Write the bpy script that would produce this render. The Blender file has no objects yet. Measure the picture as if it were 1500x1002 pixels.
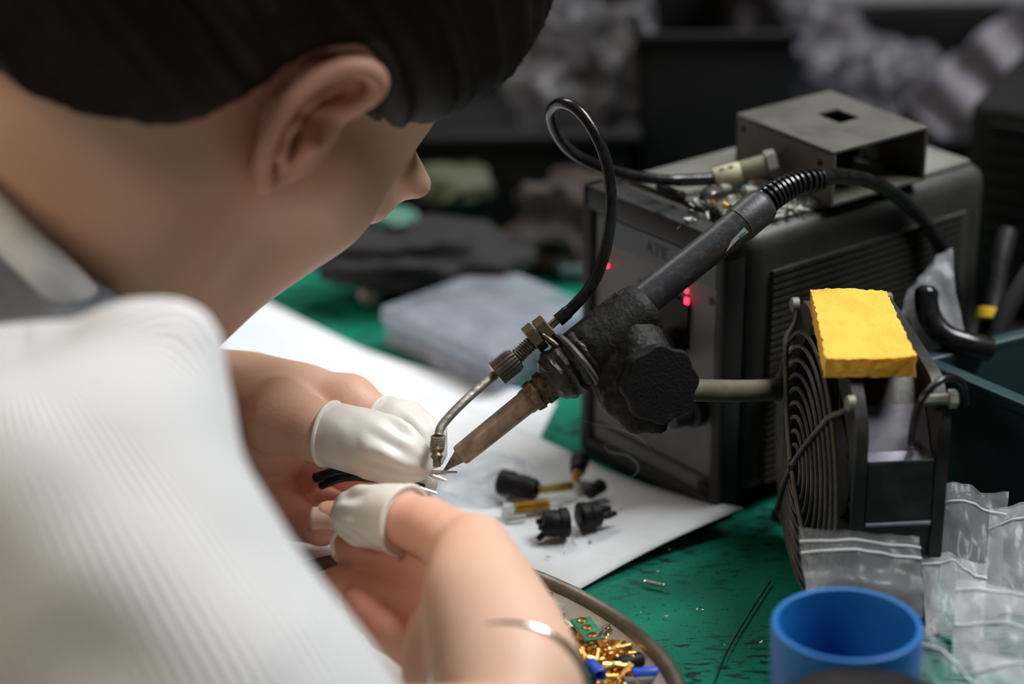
import bpy, bmesh, math, random
import numpy as np
from mathutils import Vector, Matrix, noise as mnoise
random.seed(7); np.random.seed(7)
C = bpy.context.scene.collection
TZ = 0.75                                   # table top height
# ------------------------------------------------------------------ camera, light, exposure
FPX, PITCH, CH = 3541.0, math.radians(23), 0.40
cam = bpy.data.cameras.new('camera'); camo = bpy.data.objects.new('camera', cam); C.objects.link(camo)
CAM = np.array([0.0, 0.0, TZ+CH])
camo.location = CAM; camo.rotation_euler = (math.radians(90)-PITCH, 0, 0)
cam.sensor_width = 36; cam.lens = 36*FPX/1500; cam.clip_start = .02; cam.clip_end = 20
cam.dof.use_dof = True; cam.dof.focus_distance = 0.80; cam.dof.aperture_fstop = 4.6; cam.dof.aperture_blades = 9
bpy.context.scene.camera = camo
W = bpy.data.worlds.new('world'); bpy.context.scene.world = W; W.use_nodes = True
W.node_tree.nodes['Background'].inputs[0].default_value = (.80,.90,1,1)
W.node_tree.nodes['Background'].inputs[1].default_value = .045
def area(name, loc, target, sx, sy, power, color):
    l = bpy.data.lights.new(name, 'AREA'); l.shape='RECTANGLE'; l.size=sx; l.size_y=sy; l.energy=power; l.color=color
    o = bpy.data.objects.new(name, l); C.objects.link(o); o.location=loc
    o.rotation_euler = (Vector(target)-Vector(loc)).to_track_quat('-Z','Y').to_euler(); return o
area('bench_lamp', (-.30,1.42,TZ+.95), (-.02,.75,TZ), .55, .25, 3.6, (1,.98,.95))
area('ceiling_lamp_light', (.66,.92,TZ+1.28), (.0,.75,TZ), .8, .5, 24.0, (.97,.98,1))
area('wall_lamp_light', (-1.15,.22,TZ+1.20), (-.15,.72,TZ+.1), .7, .4, 10.0, (1,.82,.64))
vs = bpy.context.scene.view_settings
vs.view_transform='Standard'; vs.look='None'; vs.gamma=1; vs.use_curve_mapping=False; vs.exposure=0.22
# ------------------------------------------------------------------ pixel helpers (photo pixels -> points at a real height or depth)
XW = np.array([1.,0,0]); FW = np.array([0,math.cos(PITCH),-math.sin(PITCH)]); UW = np.array([0,math.sin(PITCH),math.cos(PITCH)])
def D(px,py,d): return CAM + d*FW + (px-750)/FPX*d*XW - (py-501)/FPX*d*UW
def G(px,py,h=0.0):
    v=(py-501)/FPX
    return D(px,py,(CH-h)/(math.sin(PITCH)+v*math.cos(PITCH)))
def R(rpx,d): return rpx*d/FPX
# ------------------------------------------------------------------ materials
def mat(name, col, rough=.5, metal=0, col2=None, nscale=60, nlo=.4, nhi=.65, bump=0, bscale=200, bdist=.001, sss=0, trans=0, alpha=1, coat=0, emit=None, ior=1.45, spec=.5, rough2=None, stretch=None):
    m = bpy.data.materials.new(name); m.use_nodes=True; nt=m.node_tree; b=nt.nodes['Principled BSDF']
    b.inputs['Base Color'].default_value=(*col,1); b.inputs['Roughness'].default_value=rough; b.inputs['Metallic'].default_value=metal
    b.inputs['IOR'].default_value=ior; b.inputs['Specular IOR Level'].default_value=spec
    if sss: b.inputs['Subsurface Weight'].default_value=sss; b.inputs['Subsurface Radius'].default_value=(1,.35,.2); b.inputs['Subsurface Scale'].default_value=.004
    b.inputs['Transmission Weight'].default_value=trans; b.inputs['Alpha'].default_value=alpha; b.inputs['Coat Weight'].default_value=coat
    if emit: b.inputs['Emission Color'].default_value=(*emit[:3],1); b.inputs['Emission Strength'].default_value=emit[3]
    tc=nt.nodes.new('ShaderNodeTexCoord'); vec=tc.outputs['Object']
    if stretch:
        mp=nt.nodes.new('ShaderNodeMapping'); mp.inputs['Scale'].default_value=stretch; nt.links.new(vec,mp.inputs[0]); vec=mp.outputs[0]
    if col2 is not None or rough2 is not None:
        n=nt.nodes.new('ShaderNodeTexNoise'); n.inputs['Scale'].default_value=nscale; n.inputs['Detail'].default_value=6; n.inputs['Roughness'].default_value=.65
        nt.links.new(vec,n.inputs['Vector'])
        mr=nt.nodes.new('ShaderNodeMapRange'); mr.inputs[1].default_value=nlo; mr.inputs[2].default_value=nhi; nt.links.new(n.outputs['Fac'],mr.inputs[0])
        if col2 is not None:
            mx=nt.nodes.new('ShaderNodeMix'); mx.data_type='RGBA'; mx.inputs[6].default_value=(*col,1); mx.inputs[7].default_value=(*col2,1)
            nt.links.new(mr.outputs[0],mx.inputs[0]); nt.links.new(mx.outputs[2],b.inputs['Base Color'])
        if rough2 is not None:
            mq=nt.nodes.new('ShaderNodeMapRange'); mq.inputs[3].default_value=rough; mq.inputs[4].default_value=rough2
            nt.links.new(mr.outputs[0],mq.inputs[0]); nt.links.new(mq.outputs[0],b.inputs['Roughness'])
    if bump:
        n2=nt.nodes.new('ShaderNodeTexNoise'); n2.inputs['Scale'].default_value=bscale; n2.inputs['Detail'].default_value=5
        nt.links.new(vec,n2.inputs['Vector'])
        bp=nt.nodes.new('ShaderNodeBump'); bp.inputs['Strength'].default_value=bump; bp.inputs['Distance'].default_value=bdist
        nt.links.new(n2.outputs['Fac'],bp.inputs['Height']); nt.links.new(bp.outputs[0],b.inputs['Normal'])
    return m
def film(name, col, opac, rough=.25):     # thin plastic film: part see-through, part milky, part glossy
    m=bpy.data.materials.new(name); m.use_nodes=True; nt=m.node_tree; nt.nodes.clear()
    out=nt.nodes.new('ShaderNodeOutputMaterial'); tr=nt.nodes.new('ShaderNodeBsdfTransparent'); tr.inputs[0].default_value=(.96,.97,.98,1)
    pr=nt.nodes.new('ShaderNodeBsdfPrincipled'); pr.inputs['Base Color'].default_value=(*col,1); pr.inputs['Roughness'].default_value=rough
    mx=nt.nodes.new('ShaderNodeMixShader'); 
    tc=nt.nodes.new('ShaderNodeTexCoord'); n=nt.nodes.new('ShaderNodeTexNoise'); n.inputs['Scale'].default_value=35; n.inputs['Detail'].default_value=4; n.inputs['Distortion'].default_value=1.2
    nt.links.new(tc.outputs['Object'],n.inputs['Vector'])
    mr=nt.nodes.new('ShaderNodeMapRange'); mr.inputs[1].default_value=.35; mr.inputs[2].default_value=.7; mr.inputs[3].default_value=opac*.7; mr.inputs[4].default_value=min(1,opac*1.5)
    nt.links.new(n.outputs['Fac'],mr.inputs[0]); nt.links.new(mr.outputs[0],mx.inputs[0])
    bp=nt.nodes.new('ShaderNodeBump'); bp.inputs['Strength'].default_value=.5; bp.inputs['Distance'].default_value=.003; nt.links.new(n.outputs['Fac'],bp.inputs['Height']); nt.links.new(bp.outputs[0],pr.inputs['Normal'])
    nt.links.new(tr.outputs[0],mx.inputs[1]); nt.links.new(pr.outputs[0],mx.inputs[2]); nt.links.new(mx.outputs[0],out.inputs[0])
    return m
# ------------------------------------------------------------------ objects
def tag(o,label=None,cat=None,group=None,kind=None):
    if label: o['label']=label
    if cat: o['category']=cat
    if group: o['group']=group
    if kind: o['kind']=kind
    return o
def thing(name,label,cat,loc,group=None):
    o=bpy.data.objects.new(name,None); o.empty_display_size=.01; C.objects.link(o); o.location=Vector(loc)
    return tag(o,label,cat,group)
class MB:
    """collects shapes (world coordinates) and links them as one mesh object"""
    def __init__(s): s.v=[]; s.f=[]
    def add(s,v,f):
        n=len(s.v); s.v+= [tuple(map(float,p)) for p in v]; s.f+=[tuple(i+n for i in q) for q in f]; return s
    def box(s,c,half,rot=None,bev=0):
        c=np.array(c,float); Rm=np.eye(3) if rot is None else np.array(rot,float)   # rows = axes
        if bev<=0:
            vs=[c+Rm.T@(np.array([x,y,z])*half) for x in(-1,1) for y in(-1,1) for z in(-1,1)]
            return s.add(vs,[(0,1,3,2),(4,6,7,5),(0,4,5,1),(2,3,7,6),(0,2,6,4),(1,5,7,3)])
        bm=bmesh.new(); bmesh.ops.create_cube(bm,size=2)
        for v in bm.verts: v.co=Vector((v.co.x*half[0],v.co.y*half[1],v.co.z*half[2]))
        bmesh.ops.bevel(bm,geom=bm.edges[:],offset=bev,segments=3,profile=.5,affect='EDGES')
        bm.verts.index_update()
        s.add([c+Rm.T@np.array(v.co) for v in bm.verts],[tuple(v.index for v in f.verts) for f in bm.faces]); bm.free(); return s
    def tube(s,path,rad,seg=12,caps=True,squash=1.0,closed=False):
        P=[np.array(p,float) for p in path]; n=len(P); rad=[rad]*n if np.isscalar(rad) else list(rad)
        T=[]
        for i in range(n):
            a=P[(i-1)%n] if closed else P[max(i-1,0)]; b=P[(i+1)%n] if closed else P[min(i+1,n-1)]
            t=b-a; T.append(t/(np.linalg.norm(t)+1e-12))
        u=np.cross(T[0],[0,0,1.]); 
        if np.linalg.norm(u)<.1: u=np.cross(T[0],[1.,0,0])
        u/=np.linalg.norm(u); base=len(s.v)
        for i in range(n):
            u=u-T[i]*np.dot(u,T[i]); u/=np.linalg.norm(u); w=np.cross(T[i],u)
            for k in range(seg):
                a=2*math.pi*k/seg; s.v.append(tuple(P[i]+rad[i]*(math.cos(a)*u+squash*math.sin(a)*w)))
        m=n if closed else n-1
        for i in range(m):
            for k in range(seg):
                a=base+i*seg+k; b=base+i*seg+(k+1)%seg; j=(i+1)%n
                s.f.append((a,b,base+j*seg+(k+1)%seg,base+j*seg+k))
        if caps and not closed:
            s.f.append(tuple(base+k for k in range(seg))[::-1]); s.f.append(tuple(base+(n-1)*seg+k for k in range(seg)))
        return s
    def lathe(s,p0,p1,prof,seg=24,knurl=0,kn=0):
        """prof: list of (t along axis in metres, radius)"""
        p0=np.array(p0,float); ax=np.array(p1,float)-p0; ax/=np.linalg.norm(ax)
        u=np.cross(ax,[0,0,1.]); u = u if np.linalg.norm(u)>.1 else np.cross(ax,[1.,0,0]); u/=np.linalg.norm(u); w=np.cross(ax,u); base=len(s.v)
        for t,r in prof:
            for k in range(seg):
                a=2*math.pi*k/seg; rr=r*(1-(knurl if (k%2 and kn) else 0))
                s.v.append(tuple(p0+ax*t+rr*(math.cos(a)*u+math.sin(a)*w)))
        for i in range(len(prof)-1):
            for k in range(seg):
                s.f.append((base+i*seg+k,base+i*seg+(k+1)%seg,base+(i+1)*seg+(k+1)%seg,base+(i+1)*seg+k))
        s.f.append(tuple(base+k for k in range(seg))[::-1]); s.f.append(tuple(base+(len(prof)-1)*seg+k for k in range(seg)))
        return s
    def grid(s,fn,nu,nv,thick=0,nrm=None):
        base=len(s.v)
        for i in range(nu):
            for j in range(nv): s.v.append(tuple(fn(i/(nu-1),j/(nv-1))))
        for i in range(nu-1):
            for j in range(nv-1):
                a=base+i*nv+j; s.f.append((a,a+nv,a+nv+1,a+1))
        return s
    def build(s,name,m,parent=None,smooth=True,loc=None,bevel=0):
        me=bpy.data.meshes.new(name); V=np.array(s.v)
        if parent is not None: org=np.array(parent_world(parent))
        else: org=np.array(loc) if loc is not None else np.array([V[:,0].mean(),V[:,1].mean(),V[:,2].min()])
        me.from_pydata([tuple(p) for p in (V-org)],[],s.f); me.materials.append(m)
        bm=bmesh.new(); bm.from_mesh(me); bmesh.ops.recalc_face_normals(bm,faces=bm.faces); bm.to_mesh(me); bm.free()
        if smooth:
            for p in me.polygons: p.use_smooth=True
            try: me.set_sharp_from_angle(angle=math.radians(42))
            except Exception: pass
        o=bpy.data.objects.new(name,me); C.objects.link(o)
        if parent is not None: o.parent=parent
        else: o.location=org
        if bevel:
            b=o.modifiers.new('bevel','BEVEL'); b.width=bevel; b.segments=2; b.limit_method='ANGLE'
        return o
def parent_world(p):
    v=Vector((0,0,0))
    while p is not None: v+=p.location; p=p.parent
    return v
def spline(pts,n=8,closed=False):
    P=[np.array(p,float) for p in pts]; out=[]; m=len(P)
    for i in range(m if closed else m-1):
        p0=P[(i-1)%m] if closed or i>0 else P[0]; p1=P[i]; p2=P[(i+1)%m]; p3=P[(i+2)%m] if closed or i+2<m else P[-1]
        for k in range(n):
            t=k/n; out.append(.5*((2*p1)+(-p0+p2)*t+(2*p0-5*p1+4*p2-p3)*t*t+(-p0+3*p1-3*p2+p3)*t**3))
    if not closed: out.append(P[-1])
    return out
def dup(root,loc,rot=None,label=None):
    r=root.copy(); C.objects.link(r); r.location=loc
    if rot is not None: r.rotation_euler=rot
    if label: r['label']=label
    for ch in list(root.children):
        c=ch.copy(); C.objects.link(c); c.parent=r
        for g in list(ch.children):
            d=g.copy(); C.objects.link(d); d.parent=c
    return r
def nrmz(a): a=np.array(a,float); return a/np.linalg.norm(a)
# ------------------------------------------------------------------ signed distance fields (for the body, clothes, organic shapes)
class SDF:
    def __init__(s,lo,hi,v):
        s.v=v; s.lo=np.array(lo,float); n=np.ceil((np.array(hi)-s.lo)/v).astype(int)+1; s.n=n
        s.ax=[s.lo[i]+v*np.arange(n[i]) for i in range(3)]; s.F=np.full(tuple(n),.5,np.float32)
    def win(s,lo,hi):
        a=np.clip(np.floor((np.array(lo)-s.lo)/s.v).astype(int),0,s.n); b=np.clip(np.ceil((np.array(hi)-s.lo)/s.v).astype(int)+1,0,s.n)
        if np.any(b<=a): return None
        sl=tuple(slice(a[i],b[i]) for i in range(3))
        return sl, s.ax[0][sl[0]][:,None,None], s.ax[1][sl[1]][None,:,None], s.ax[2][sl[2]][None,None,:]
    def comb(s,sl,d,k,op):
        F=s.F[sl]
        if op=='add': 
            h=np.clip(.5+.5*(F-d)/k,0,1); s.F[sl]=F*(1-h)+d*h-k*h*(1-h)
        else:   # subtract
            h=np.clip(.5-.5*(F+d)/k,0,1); s.F[sl]=F*(1-h)-d*h+k*h*(1-h)
    def cone(s,a,b,ra,rb,k=.004,op='add',sq=None):
        a=np.array(a,float);b=np.array(b,float); m=max(ra,rb)+.014+k
        w=s.win(np.minimum(a,b)-m,np.maximum(a,b)+m)
        if w is None: return s
        sl,X,Y,Z=w; ab=b-a; L=float(ab@ab)+1e-12
        px,py,pz=X-a[0],Y-a[1],Z-a[2]
        t=np.clip((px*ab[0]+py*ab[1]+pz*ab[2])/L,0,1)
        qx,qy,qz=px-t*ab[0],py-t*ab[1],pz-t*ab[2]; q2=qx*qx+qy*qy+qz*qz
        if sq is not None:      # sq=(normal, factor<1): flatter along normal
            n,f=sq; qn=qx*n[0]+qy*n[1]+qz*n[2]; q2=q2+qn*qn*(1/f**2-1)
            r=ra+(rb-ra)*t; q=np.sqrt(q2); g=np.sqrt(1+(qn*qn*(1/f**4-1/f**2))/np.maximum(q2,1e-10)*1.0)
            d=(q-r)/g
        else: d=np.sqrt(q2)-(ra+(rb-ra)*t)
        s.comb(sl,d,k,op); return s
    def chain(s,pts,k=.004,op='add',sq=None):     # pts: (point, radius)
        for (a,ra),(b,rb) in zip(pts[:-1],pts[1:]): s.cone(a,b,ra,rb,k,op,sq)
        return s
    def ell(s,c,ax,rad,k=.006,op='add'):          # ax: three unit rows
        c=np.array(c,float); m=max(rad)+.014+k; w=s.win(c-m,c+m)
        if w is None: return s
        sl,X,Y,Z=w; px,py,pz=X-c[0],Y-c[1],Z-c[2]; k0=0;k1=0
        for i in range(3):
            q=px*ax[i][0]+py*ax[i][1]+pz*ax[i][2]; k0=k0+(q/rad[i])**2; k1=k1+(q/rad[i]**2)**2
        k0=np.sqrt(k0);k1=np.sqrt(k1); d=k0*(k0-1)/np.maximum(k1,1e-9); s.comb(sl,d,k,op); return s
    def halfspace(s,p,n,k=.0005):                 # keep the side n points to
        X,Y,Z=s.ax[0][:,None,None],s.ax[1][None,:,None],s.ax[2][None,None,:]
        d=-((X-p[0])*n[0]+(Y-p[1])*n[1]+(Z-p[2])*n[2]); F=s.F; h=np.clip(.5-.5*(F-d)/k,0,1)
        s.F=(F*(1-h)+d*h+k*h*(1-h)).astype(np.float32); return s
    def mesh(s):
        F=s.F; I=F<0; n=F.shape; cnt=np.zeros((n[0]-1,n[1]-1,n[2]-1),np.int8)
        offs=[(i,j,k) for i in(0,1) for j in(0,1) for k in(0,1)]
        for o in offs: cnt+=I[o[0]:n[0]-1+o[0],o[1]:n[1]-1+o[1],o[2]:n[2]-1+o[2]]
        act=np.argwhere((cnt>0)&(cnt<8)); idx=np.full(cnt.shape,-1,np.int64); idx[act[:,0],act[:,1],act[:,2]]=np.arange(len(act))
        val={o:F[act[:,0]+o[0],act[:,1]+o[1],act[:,2]+o[2]] for o in offs}
        S=np.zeros((len(act),3)); N=np.zeros(len(act))
        for a in offs:
            for d in range(3):
                if a[d]==0:
                    b=list(a); b[d]=1; b=tuple(b); fa,fb=val[a],val[b]; c=(fa<0)!=(fb<0)
                    t=np.where(c,fa/np.where(c,fa-fb,1),0); p=np.tile(np.array(a,float),(len(act),1)); p[:,d]=t
                    S+=p*c[:,None]; N+=c
        V=s.lo+s.v*(act+S/N[:,None]); faces=[]
        for d in range(3):
            e=[1 if i==d else 0 for i in range(3)]; o1,o2=[(1,2),(2,0),(0,1)][d]
            A=I[:n[0]-e[0],:n[1]-e[1],:n[2]-e[2]]; B=I[e[0]:,e[1]:,e[2]:]; E=np.argwhere(A!=B)
            E=E[(E[:,o1]>0)&(E[:,o2]>0)&(E[:,o1]<n[o1]-1)&(E[:,o2]<n[o2]-1)]
            def g(a,b): q=E.copy(); q[:,o1]-=a; q[:,o2]-=b; return idx[q[:,0],q[:,1],q[:,2]]
            Q=np.stack([g(1,1),g(0,1),g(0,0),g(1,0)],1); fl=~A[E[:,0],E[:,1],E[:,2]]; Q[fl]=Q[fl][:,::-1]; faces.append(Q)
        return V,np.concatenate(faces)
def smooth_mesh(V,Q,it):
    if it<=0: return V
    E=np.concatenate([Q[:,[0,1]],Q[:,[1,2]],Q[:,[2,3]],Q[:,[3,0]]]); 
    for _ in range(it):
        S=np.zeros_like(V); N=np.zeros(len(V))
        for a,b in((0,1),(1,0)):
            for c in range(3): S[:,c]+=np.bincount(E[:,a],V[E[:,b],c],len(V))
            N+=np.bincount(E[:,a],minlength=len(V))
        V=.5*V+.5*S/np.maximum(N,1)[:,None]
    return V
def mesh_obj(name,parts,m,parent=None,attrs=None,label=None):
    """parts: list of (V,Q) joined as one mesh"""
    vs=[];qs=[];n=0
    for V,Q in parts: vs.append(V); qs.append(Q+n); n+=len(V)
    V=np.concatenate(vs);Q=np.concatenate(qs); org=np.array(parent_world(parent)) if parent is not None else V.mean(0)
    me=bpy.data.meshes.new(name); me.vertices.add(len(V)); me.vertices.foreach_set('co',(V-org).astype(np.float32).ravel())
    me.loops.add(len(Q)*4); me.loops.foreach_set('vertex_index',Q.astype(np.int32).ravel())
    me.polygons.add(len(Q)); me.polygons.foreach_set('loop_start',np.arange(0,len(Q)*4,4,dtype=np.int32)); 
    me.update(calc_edges=True); me.validate(); me.polygons.foreach_set('use_smooth',np.ones(len(me.polygons),bool)); me.materials.append(m)
    for k,fn in (attrs or {}).items():
        at=me.attributes.new(k,'FLOAT','POINT'); at.data.foreach_set('value',fn(V).astype(np.float32))
    o=bpy.data.objects.new(name,me); C.objects.link(o)
    if parent is not None: o.parent=parent
    else: o.location=org
    if label: o['label']=label
    return o
def vnoise(V,scale,seed=0):
    return np.array([mnoise.noise(Vector((p[0]*scale+seed,p[1]*scale,p[2]*scale))) for p in V])
# ================================================================== setting
M={}
M['floor']=mat('floor_concrete',(.12,.12,.12),.8,col2=(.16,.16,.155),nscale=8)
M['wall']=mat('wall_paint',(.16,.17,.17),.9,col2=(.12,.13,.13),nscale=3)
M['bench']=mat('bench_laminate',(.012,.012,.013),.6,col2=(.02,.018,.016),nscale=20)
M['black']=mat('black_plastic',(.008,.008,.009),.5,spec=.25,col2=(.022,.021,.019),nscale=90,bump=.2,bscale=400)
M['hose']=mat('black_hose',(.008,.008,.009),.22,bump=.1,bscale=300,col2=(.02,.02,.02),nscale=150)
M['steel_dark']=mat('dark_steel',(.10,.10,.10),.4,1,col2=(.05,.05,.05))
def struct(name,mb,m): o=mb.build(name,m,smooth=False); o['kind']='structure'; return o
struct('floor',MB().box((.3,.9,-.05),(2.4,2.4,.05)),M['floor'])
struct('ceiling',MB().box((.3,.9,2.85),(2.4,2.4,.05)),M['wall'])
struct('wall_back',MB().box((.3,3.25,1.4),(2.4,.05,1.4)),M['wall'])
struct('wall_left',MB().box((-2.05,.9,1.4),(.05,2.3,1.4)),M['wall'])
struct('wall_right',MB().box((2.65,.9,1.4),(.05,2.3,1.4)),M['wall'])
struct('wall_front',MB().box((.3,-1.45,1.4),(2.4,.05,1.4)),M['wall'])
tb=thing('workbench','long black workbench under the green mat and all the clutter','bench',(.5,1.2,0))
MB().box((.5075,1.2,TZ-.022),(.6525,.93,.018),bev=.004).build('worktop',M['bench'],tb)
for x,y in ((-.1,.34),(1.1,.34),(-.1,2.06),(1.1,2.06)):
    MB().box((x,y,(TZ-.04)/2),(.02,.02,(TZ-.04)/2)).build('leg',M['steel_dark'],tb)
# ---- green mat, worn and scratched
def mat_green():
    m=bpy.data.materials.new('green_mat'); m.use_nodes=True; nt=m.node_tree; b=nt.nodes['Principled BSDF']
    tc=nt.nodes.new('ShaderNodeTexCoord'); L=nt.links.new
    def nz(scale,st=(1,1,1),det=4,rot=0):
        mp=nt.nodes.new('ShaderNodeMapping'); mp.inputs['Scale'].default_value=st; mp.inputs['Rotation'].default_value=(0,0,rot)
        n=nt.nodes.new('ShaderNodeTexNoise'); n.inputs['Scale'].default_value=scale; n.inputs['Detail'].default_value=det
        L(tc.outputs['Object'],mp.inputs[0]); L(mp.outputs[0],n.inputs['Vector']); return n.outputs['Fac']
    def rng(x,a,bb,c=0,d=1):
        r=nt.nodes.new('ShaderNodeMapRange'); r.inputs[1].default_value=a;r.inputs[2].default_value=bb;r.inputs[3].default_value=c;r.inputs[4].default_value=d; L(x,r.inputs[0]); return r.outputs[0]
    def mul(a,bb,op='MULTIPLY'):
        r=nt.nodes.new('ShaderNodeMath'); r.operation=op; L(a,r.inputs[0]); L(bb,r.inputs[1]); return r.outputs[0]
    fl=rng(nz(420,(.35,1,1),3,-.5),.54,.61); patch=rng(nz(12),.40,.52); fine=rng(nz(900,(.6,1,1),2,.3),.64,.7)
    flk=mul(mul(fl,patch),fine,'MAXIMUM') 
    mx=nt.nodes.new('ShaderNodeMix'); mx.data_type='RGBA'; mx.inputs[6].default_value=(.004,.195,.118,1); mx.inputs[7].default_value=(.003,.145,.090,1)
    L(rng(nz(30),.4,.65),mx.inputs[0])
    m2=nt.nodes.new('ShaderNodeMix'); m2.data_type='RGBA'; L(flk,m2.inputs[0]); L(mx.outputs[2],m2.inputs[6]); m2.inputs[7].default_value=(.004,.03,.022,1)
    L(m2.outputs[2],b.inputs['Base Color']); b.inputs['Roughness'].default_value=.55; b.inputs['Specular IOR Level'].default_value=.22
    bp=nt.nodes.new('ShaderNodeBump'); bp.inputs['Strength'].default_value=.3; bp.inputs['Distance'].default_value=.0004; L(nz(700),bp.inputs['Height']); L(bp.outputs[0],b.inputs['Normal'])
    return m
mg=MB().box((.0275,.70,TZ-.0025),(.1675,.40,.0015),bev=.001).build('rubber_mat',mat_green())
tag(mg,'green rubber mat covering the bench, worn and flecked with scratches','mat')
# ---- paper sheets
Z0=TZ-.001
M['paper']=mat('white_paper',(.70,.73,.76),.8,spec=.2,col2=(.65,.68,.71),nscale=25,bump=.1,bscale=60,bdist=.002)
M['paper2']=mat('white_paper_front',(.70,.73,.74),.75,col2=(.62,.65,.66),nscale=30,bump=.15,bscale=80,bdist=.002)
def sheet(name,edgeA,edgeB,z,m,label,lift=None,thick=.00025):
    A=spline([G(*p) for p in edgeA],8); B=spline([G(*p) for p in edgeB],8); n=min(len(A),len(B))
    A=[A[int(i*(len(A)-1)/(n-1))] for i in range(n)]; B=[B[int(i*(len(B)-1)/(n-1))] for i in range(n)]; mb=MB(); nv=24
    tops=[]
    for i in range(n):
        for j in range(nv):
            t=j/(nv-1); p=A[i]*(1-t)+B[i]*t; h=z+ (lift(i/(n-1),t) if lift else 0); mb.v.append((p[0],p[1],h))
    for i in range(n): 
        for j in range(nv): q=mb.v[i*nv+j]; mb.v.append((q[0],q[1],q[2]-thick))
    N=n*nv
    for i in range(n-1):
        for j in range(nv-1):
            a=i*nv+j; mb.f+=[(a,a+1,a+nv+1,a+nv),(a+N,a+nv+N,a+nv+1+N,a+1+N)]
    for i in range(n-1):
        for j in(0,nv-1): a=i*nv+j; mb.f.append((a,a+nv,a+nv+N,a+N))
    for j in range(nv-1):
        for i in(0,n-1): a=i*nv+j; mb.f.append((a,a+1,a+1+N,a+N))
    return tag(mb.build(name,m),label,'paper')
sheet('paper_sheet',[(300,392),(430,461),(545,514),(640,544),(766,571),(815,588)],[(60,700),(200,740),(350,740),(500,750),(620,760),(730,770)],Z0+.0004,M['paper'],
      'white paper sheet lying farther back under the woman\'s left hand',lift=lambda u,t:.0006*abs(math.sin(u*9)))
sheet('paper_sheet',[(640,585),(786,641),(860,672),(950,715),(1040,757),(1098,776)],[(330,800),(520,1000),(620,970),(700,935),(850,866),(960,826)] if False else [(380,960),(480,960),(600,960),(690,925),(760,900),(850,866)],Z0+.0012,M['paper2'],
      'white paper sheet with a curled pointed corner, scattered with black plugs',lift=lambda u,t:.009*max(0,u-.72)**1.5*6*(1-.55*t)) if False else None
def sheet_front():
    # corners on the table; the right-hand corner curls up
    A=G(640,578); B=G(1088,776); Cc=G(850,868); Dd=G(420,720)
    # bottom edge from B to Cc then on to a point hidden under the tray
    E=Cc+(Cc-B)*1.1
    mb=MB(); nu,nv=40,30
    def P(u,t):
        p=(A*(1-u)+B*u)*(1-t)+(Dd*(1-u)+ (E)*u)*t if False else (A+(B-A)*u)+ (E-B)*t
        bow=.0035*math.sin(math.pi*min(1,t*1.9))*u
        n=nrmz(np.array([-(E-B)[1],(E-B)[0],0])); p=p+n*(-bow if n@(A-B)>0 else bow)*-1
        r=max(0,u-.55)/.45; c=max(0,1-t/.5)
        z=Z0+.0012+.008*r**2*c**1.5+.0005*math.sin(u*7+t*5)
        return (p[0],p[1],z)
    mb.grid(P,nu,nv); n=len(mb.v)
    o=mb.build('paper_sheet',M['paper2']); s=o.modifiers.new('thickness','SOLIDIFY'); s.thickness=.0004
    tag(o,'white paper sheet in front, corner curled up over green mat, strewn with plugs','paper')
sheet_front()
# ---- plastic case
M['frost']=film('frosted_plastic',(.33,.36,.42),.42,.4)
M['lilac']=mat('lilac_foam',(.20,.20,.25),.8,col2=(.15,.15,.20),nscale=20)
def plastic_case():
    h=.018; L_,B_,R_,F_=[G(*p,h) for p in((556,449),(727,386),(872,446),(724,526))]
    c=(L_+B_+R_+F_)/4; rt=thing('plastic_case','flat frosted plastic case with lilac content on green mat','case',(c[0],c[1],TZ))
    def slab(z0,z1,ins,name,m):
        mb=MB(); v=[]
        for z in(z0,z1):
            for p in(L_,B_,R_,F_): q=c+(p-c)*(1-ins); v.append((q[0],q[1],z))
        mb.add(v,[(3,2,1,0),(4,5,6,7),(0,1,5,4),(1,2,6,5),(2,3,7,6),(3,0,4,7)]); return mb.build(name,m,rt,smooth=False,bevel=.0012)
    slab(TZ+.0005,TZ+.0105,.03,'case_body',M['frost']); slab(TZ+.011,TZ+h,0,'lid',M['frost']); slab(TZ+.002,TZ+.010,.12,'foam_insert',M['lilac'])
    MB().box((F_*.5+R_*.5)+np.array([0,0,-.006]),(.006,.0015,.004),rot=[nrmz((R_-F_)*[1,1,0]),nrmz(np.cross([0,0,1],(R_-F_)*[1,1,0])),[0,0,1]]).build('latch',M['frost'],rt)
plastic_case()
# ================================================================== control station
sdir=nrmz([.785,.62,0]); wdir=nrmz([-.62,.785,0]); zz=np.array([0,0,1.])
M['st_black']=mat('station_shell',(.030,.030,.027),.5,col2=(.060,.058,.046),nscale=18,bump=.15,bscale=250)
M['st_top']=mat('station_top_dusty',(.10,.10,.086),.8,col2=(.20,.20,.17),nscale=22,bump=.3,bscale=300)
M['st_panel']=mat('station_panel',(.125,.130,.124),.55,col2=(.105,.106,.095),nscale=40,bump=.05,bscale=500)
M['st_blue']=mat('station_panel_band',(.075,.10,.108),.55)
M['disp']=mat('display_window',(.012,.001,.003),.5,spec=.15)
M['led']=mat('red_led',(1,.02,.05),.4,emit=(1,.02,.06,4))
M['dust']=mat('dust_crumbs',(.40,.40,.36),.9)
K0=G(1068,758); K0[2]=TZ; SW,SL,SH=.078,.130,.108
def SP(s,w,z): return K0+sdir*s+wdir*w+zz*z           # station coordinates: along side, across front, up
Rst=[sdir,wdir,zz]
st=thing('soldering_station','dark grey soldering station with dusty top, red display and ribbed side','soldering station',SP(SL/2,SW/2,0))
MB().box(SP(SL/2+.003,SW/2,SH/2+.002),(SL/2-.003,SW/2-.0005,SH/2-.003),Rst,bev=.007).build('shell',M['st_black'],st)
MB().box(SP(SL/2+.002,SW/2,SH-.0005),(SL/2-.008,SW/2-.006,.0012),Rst,bev=.0008).build('top_plate',M['st_top'],st)
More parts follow.
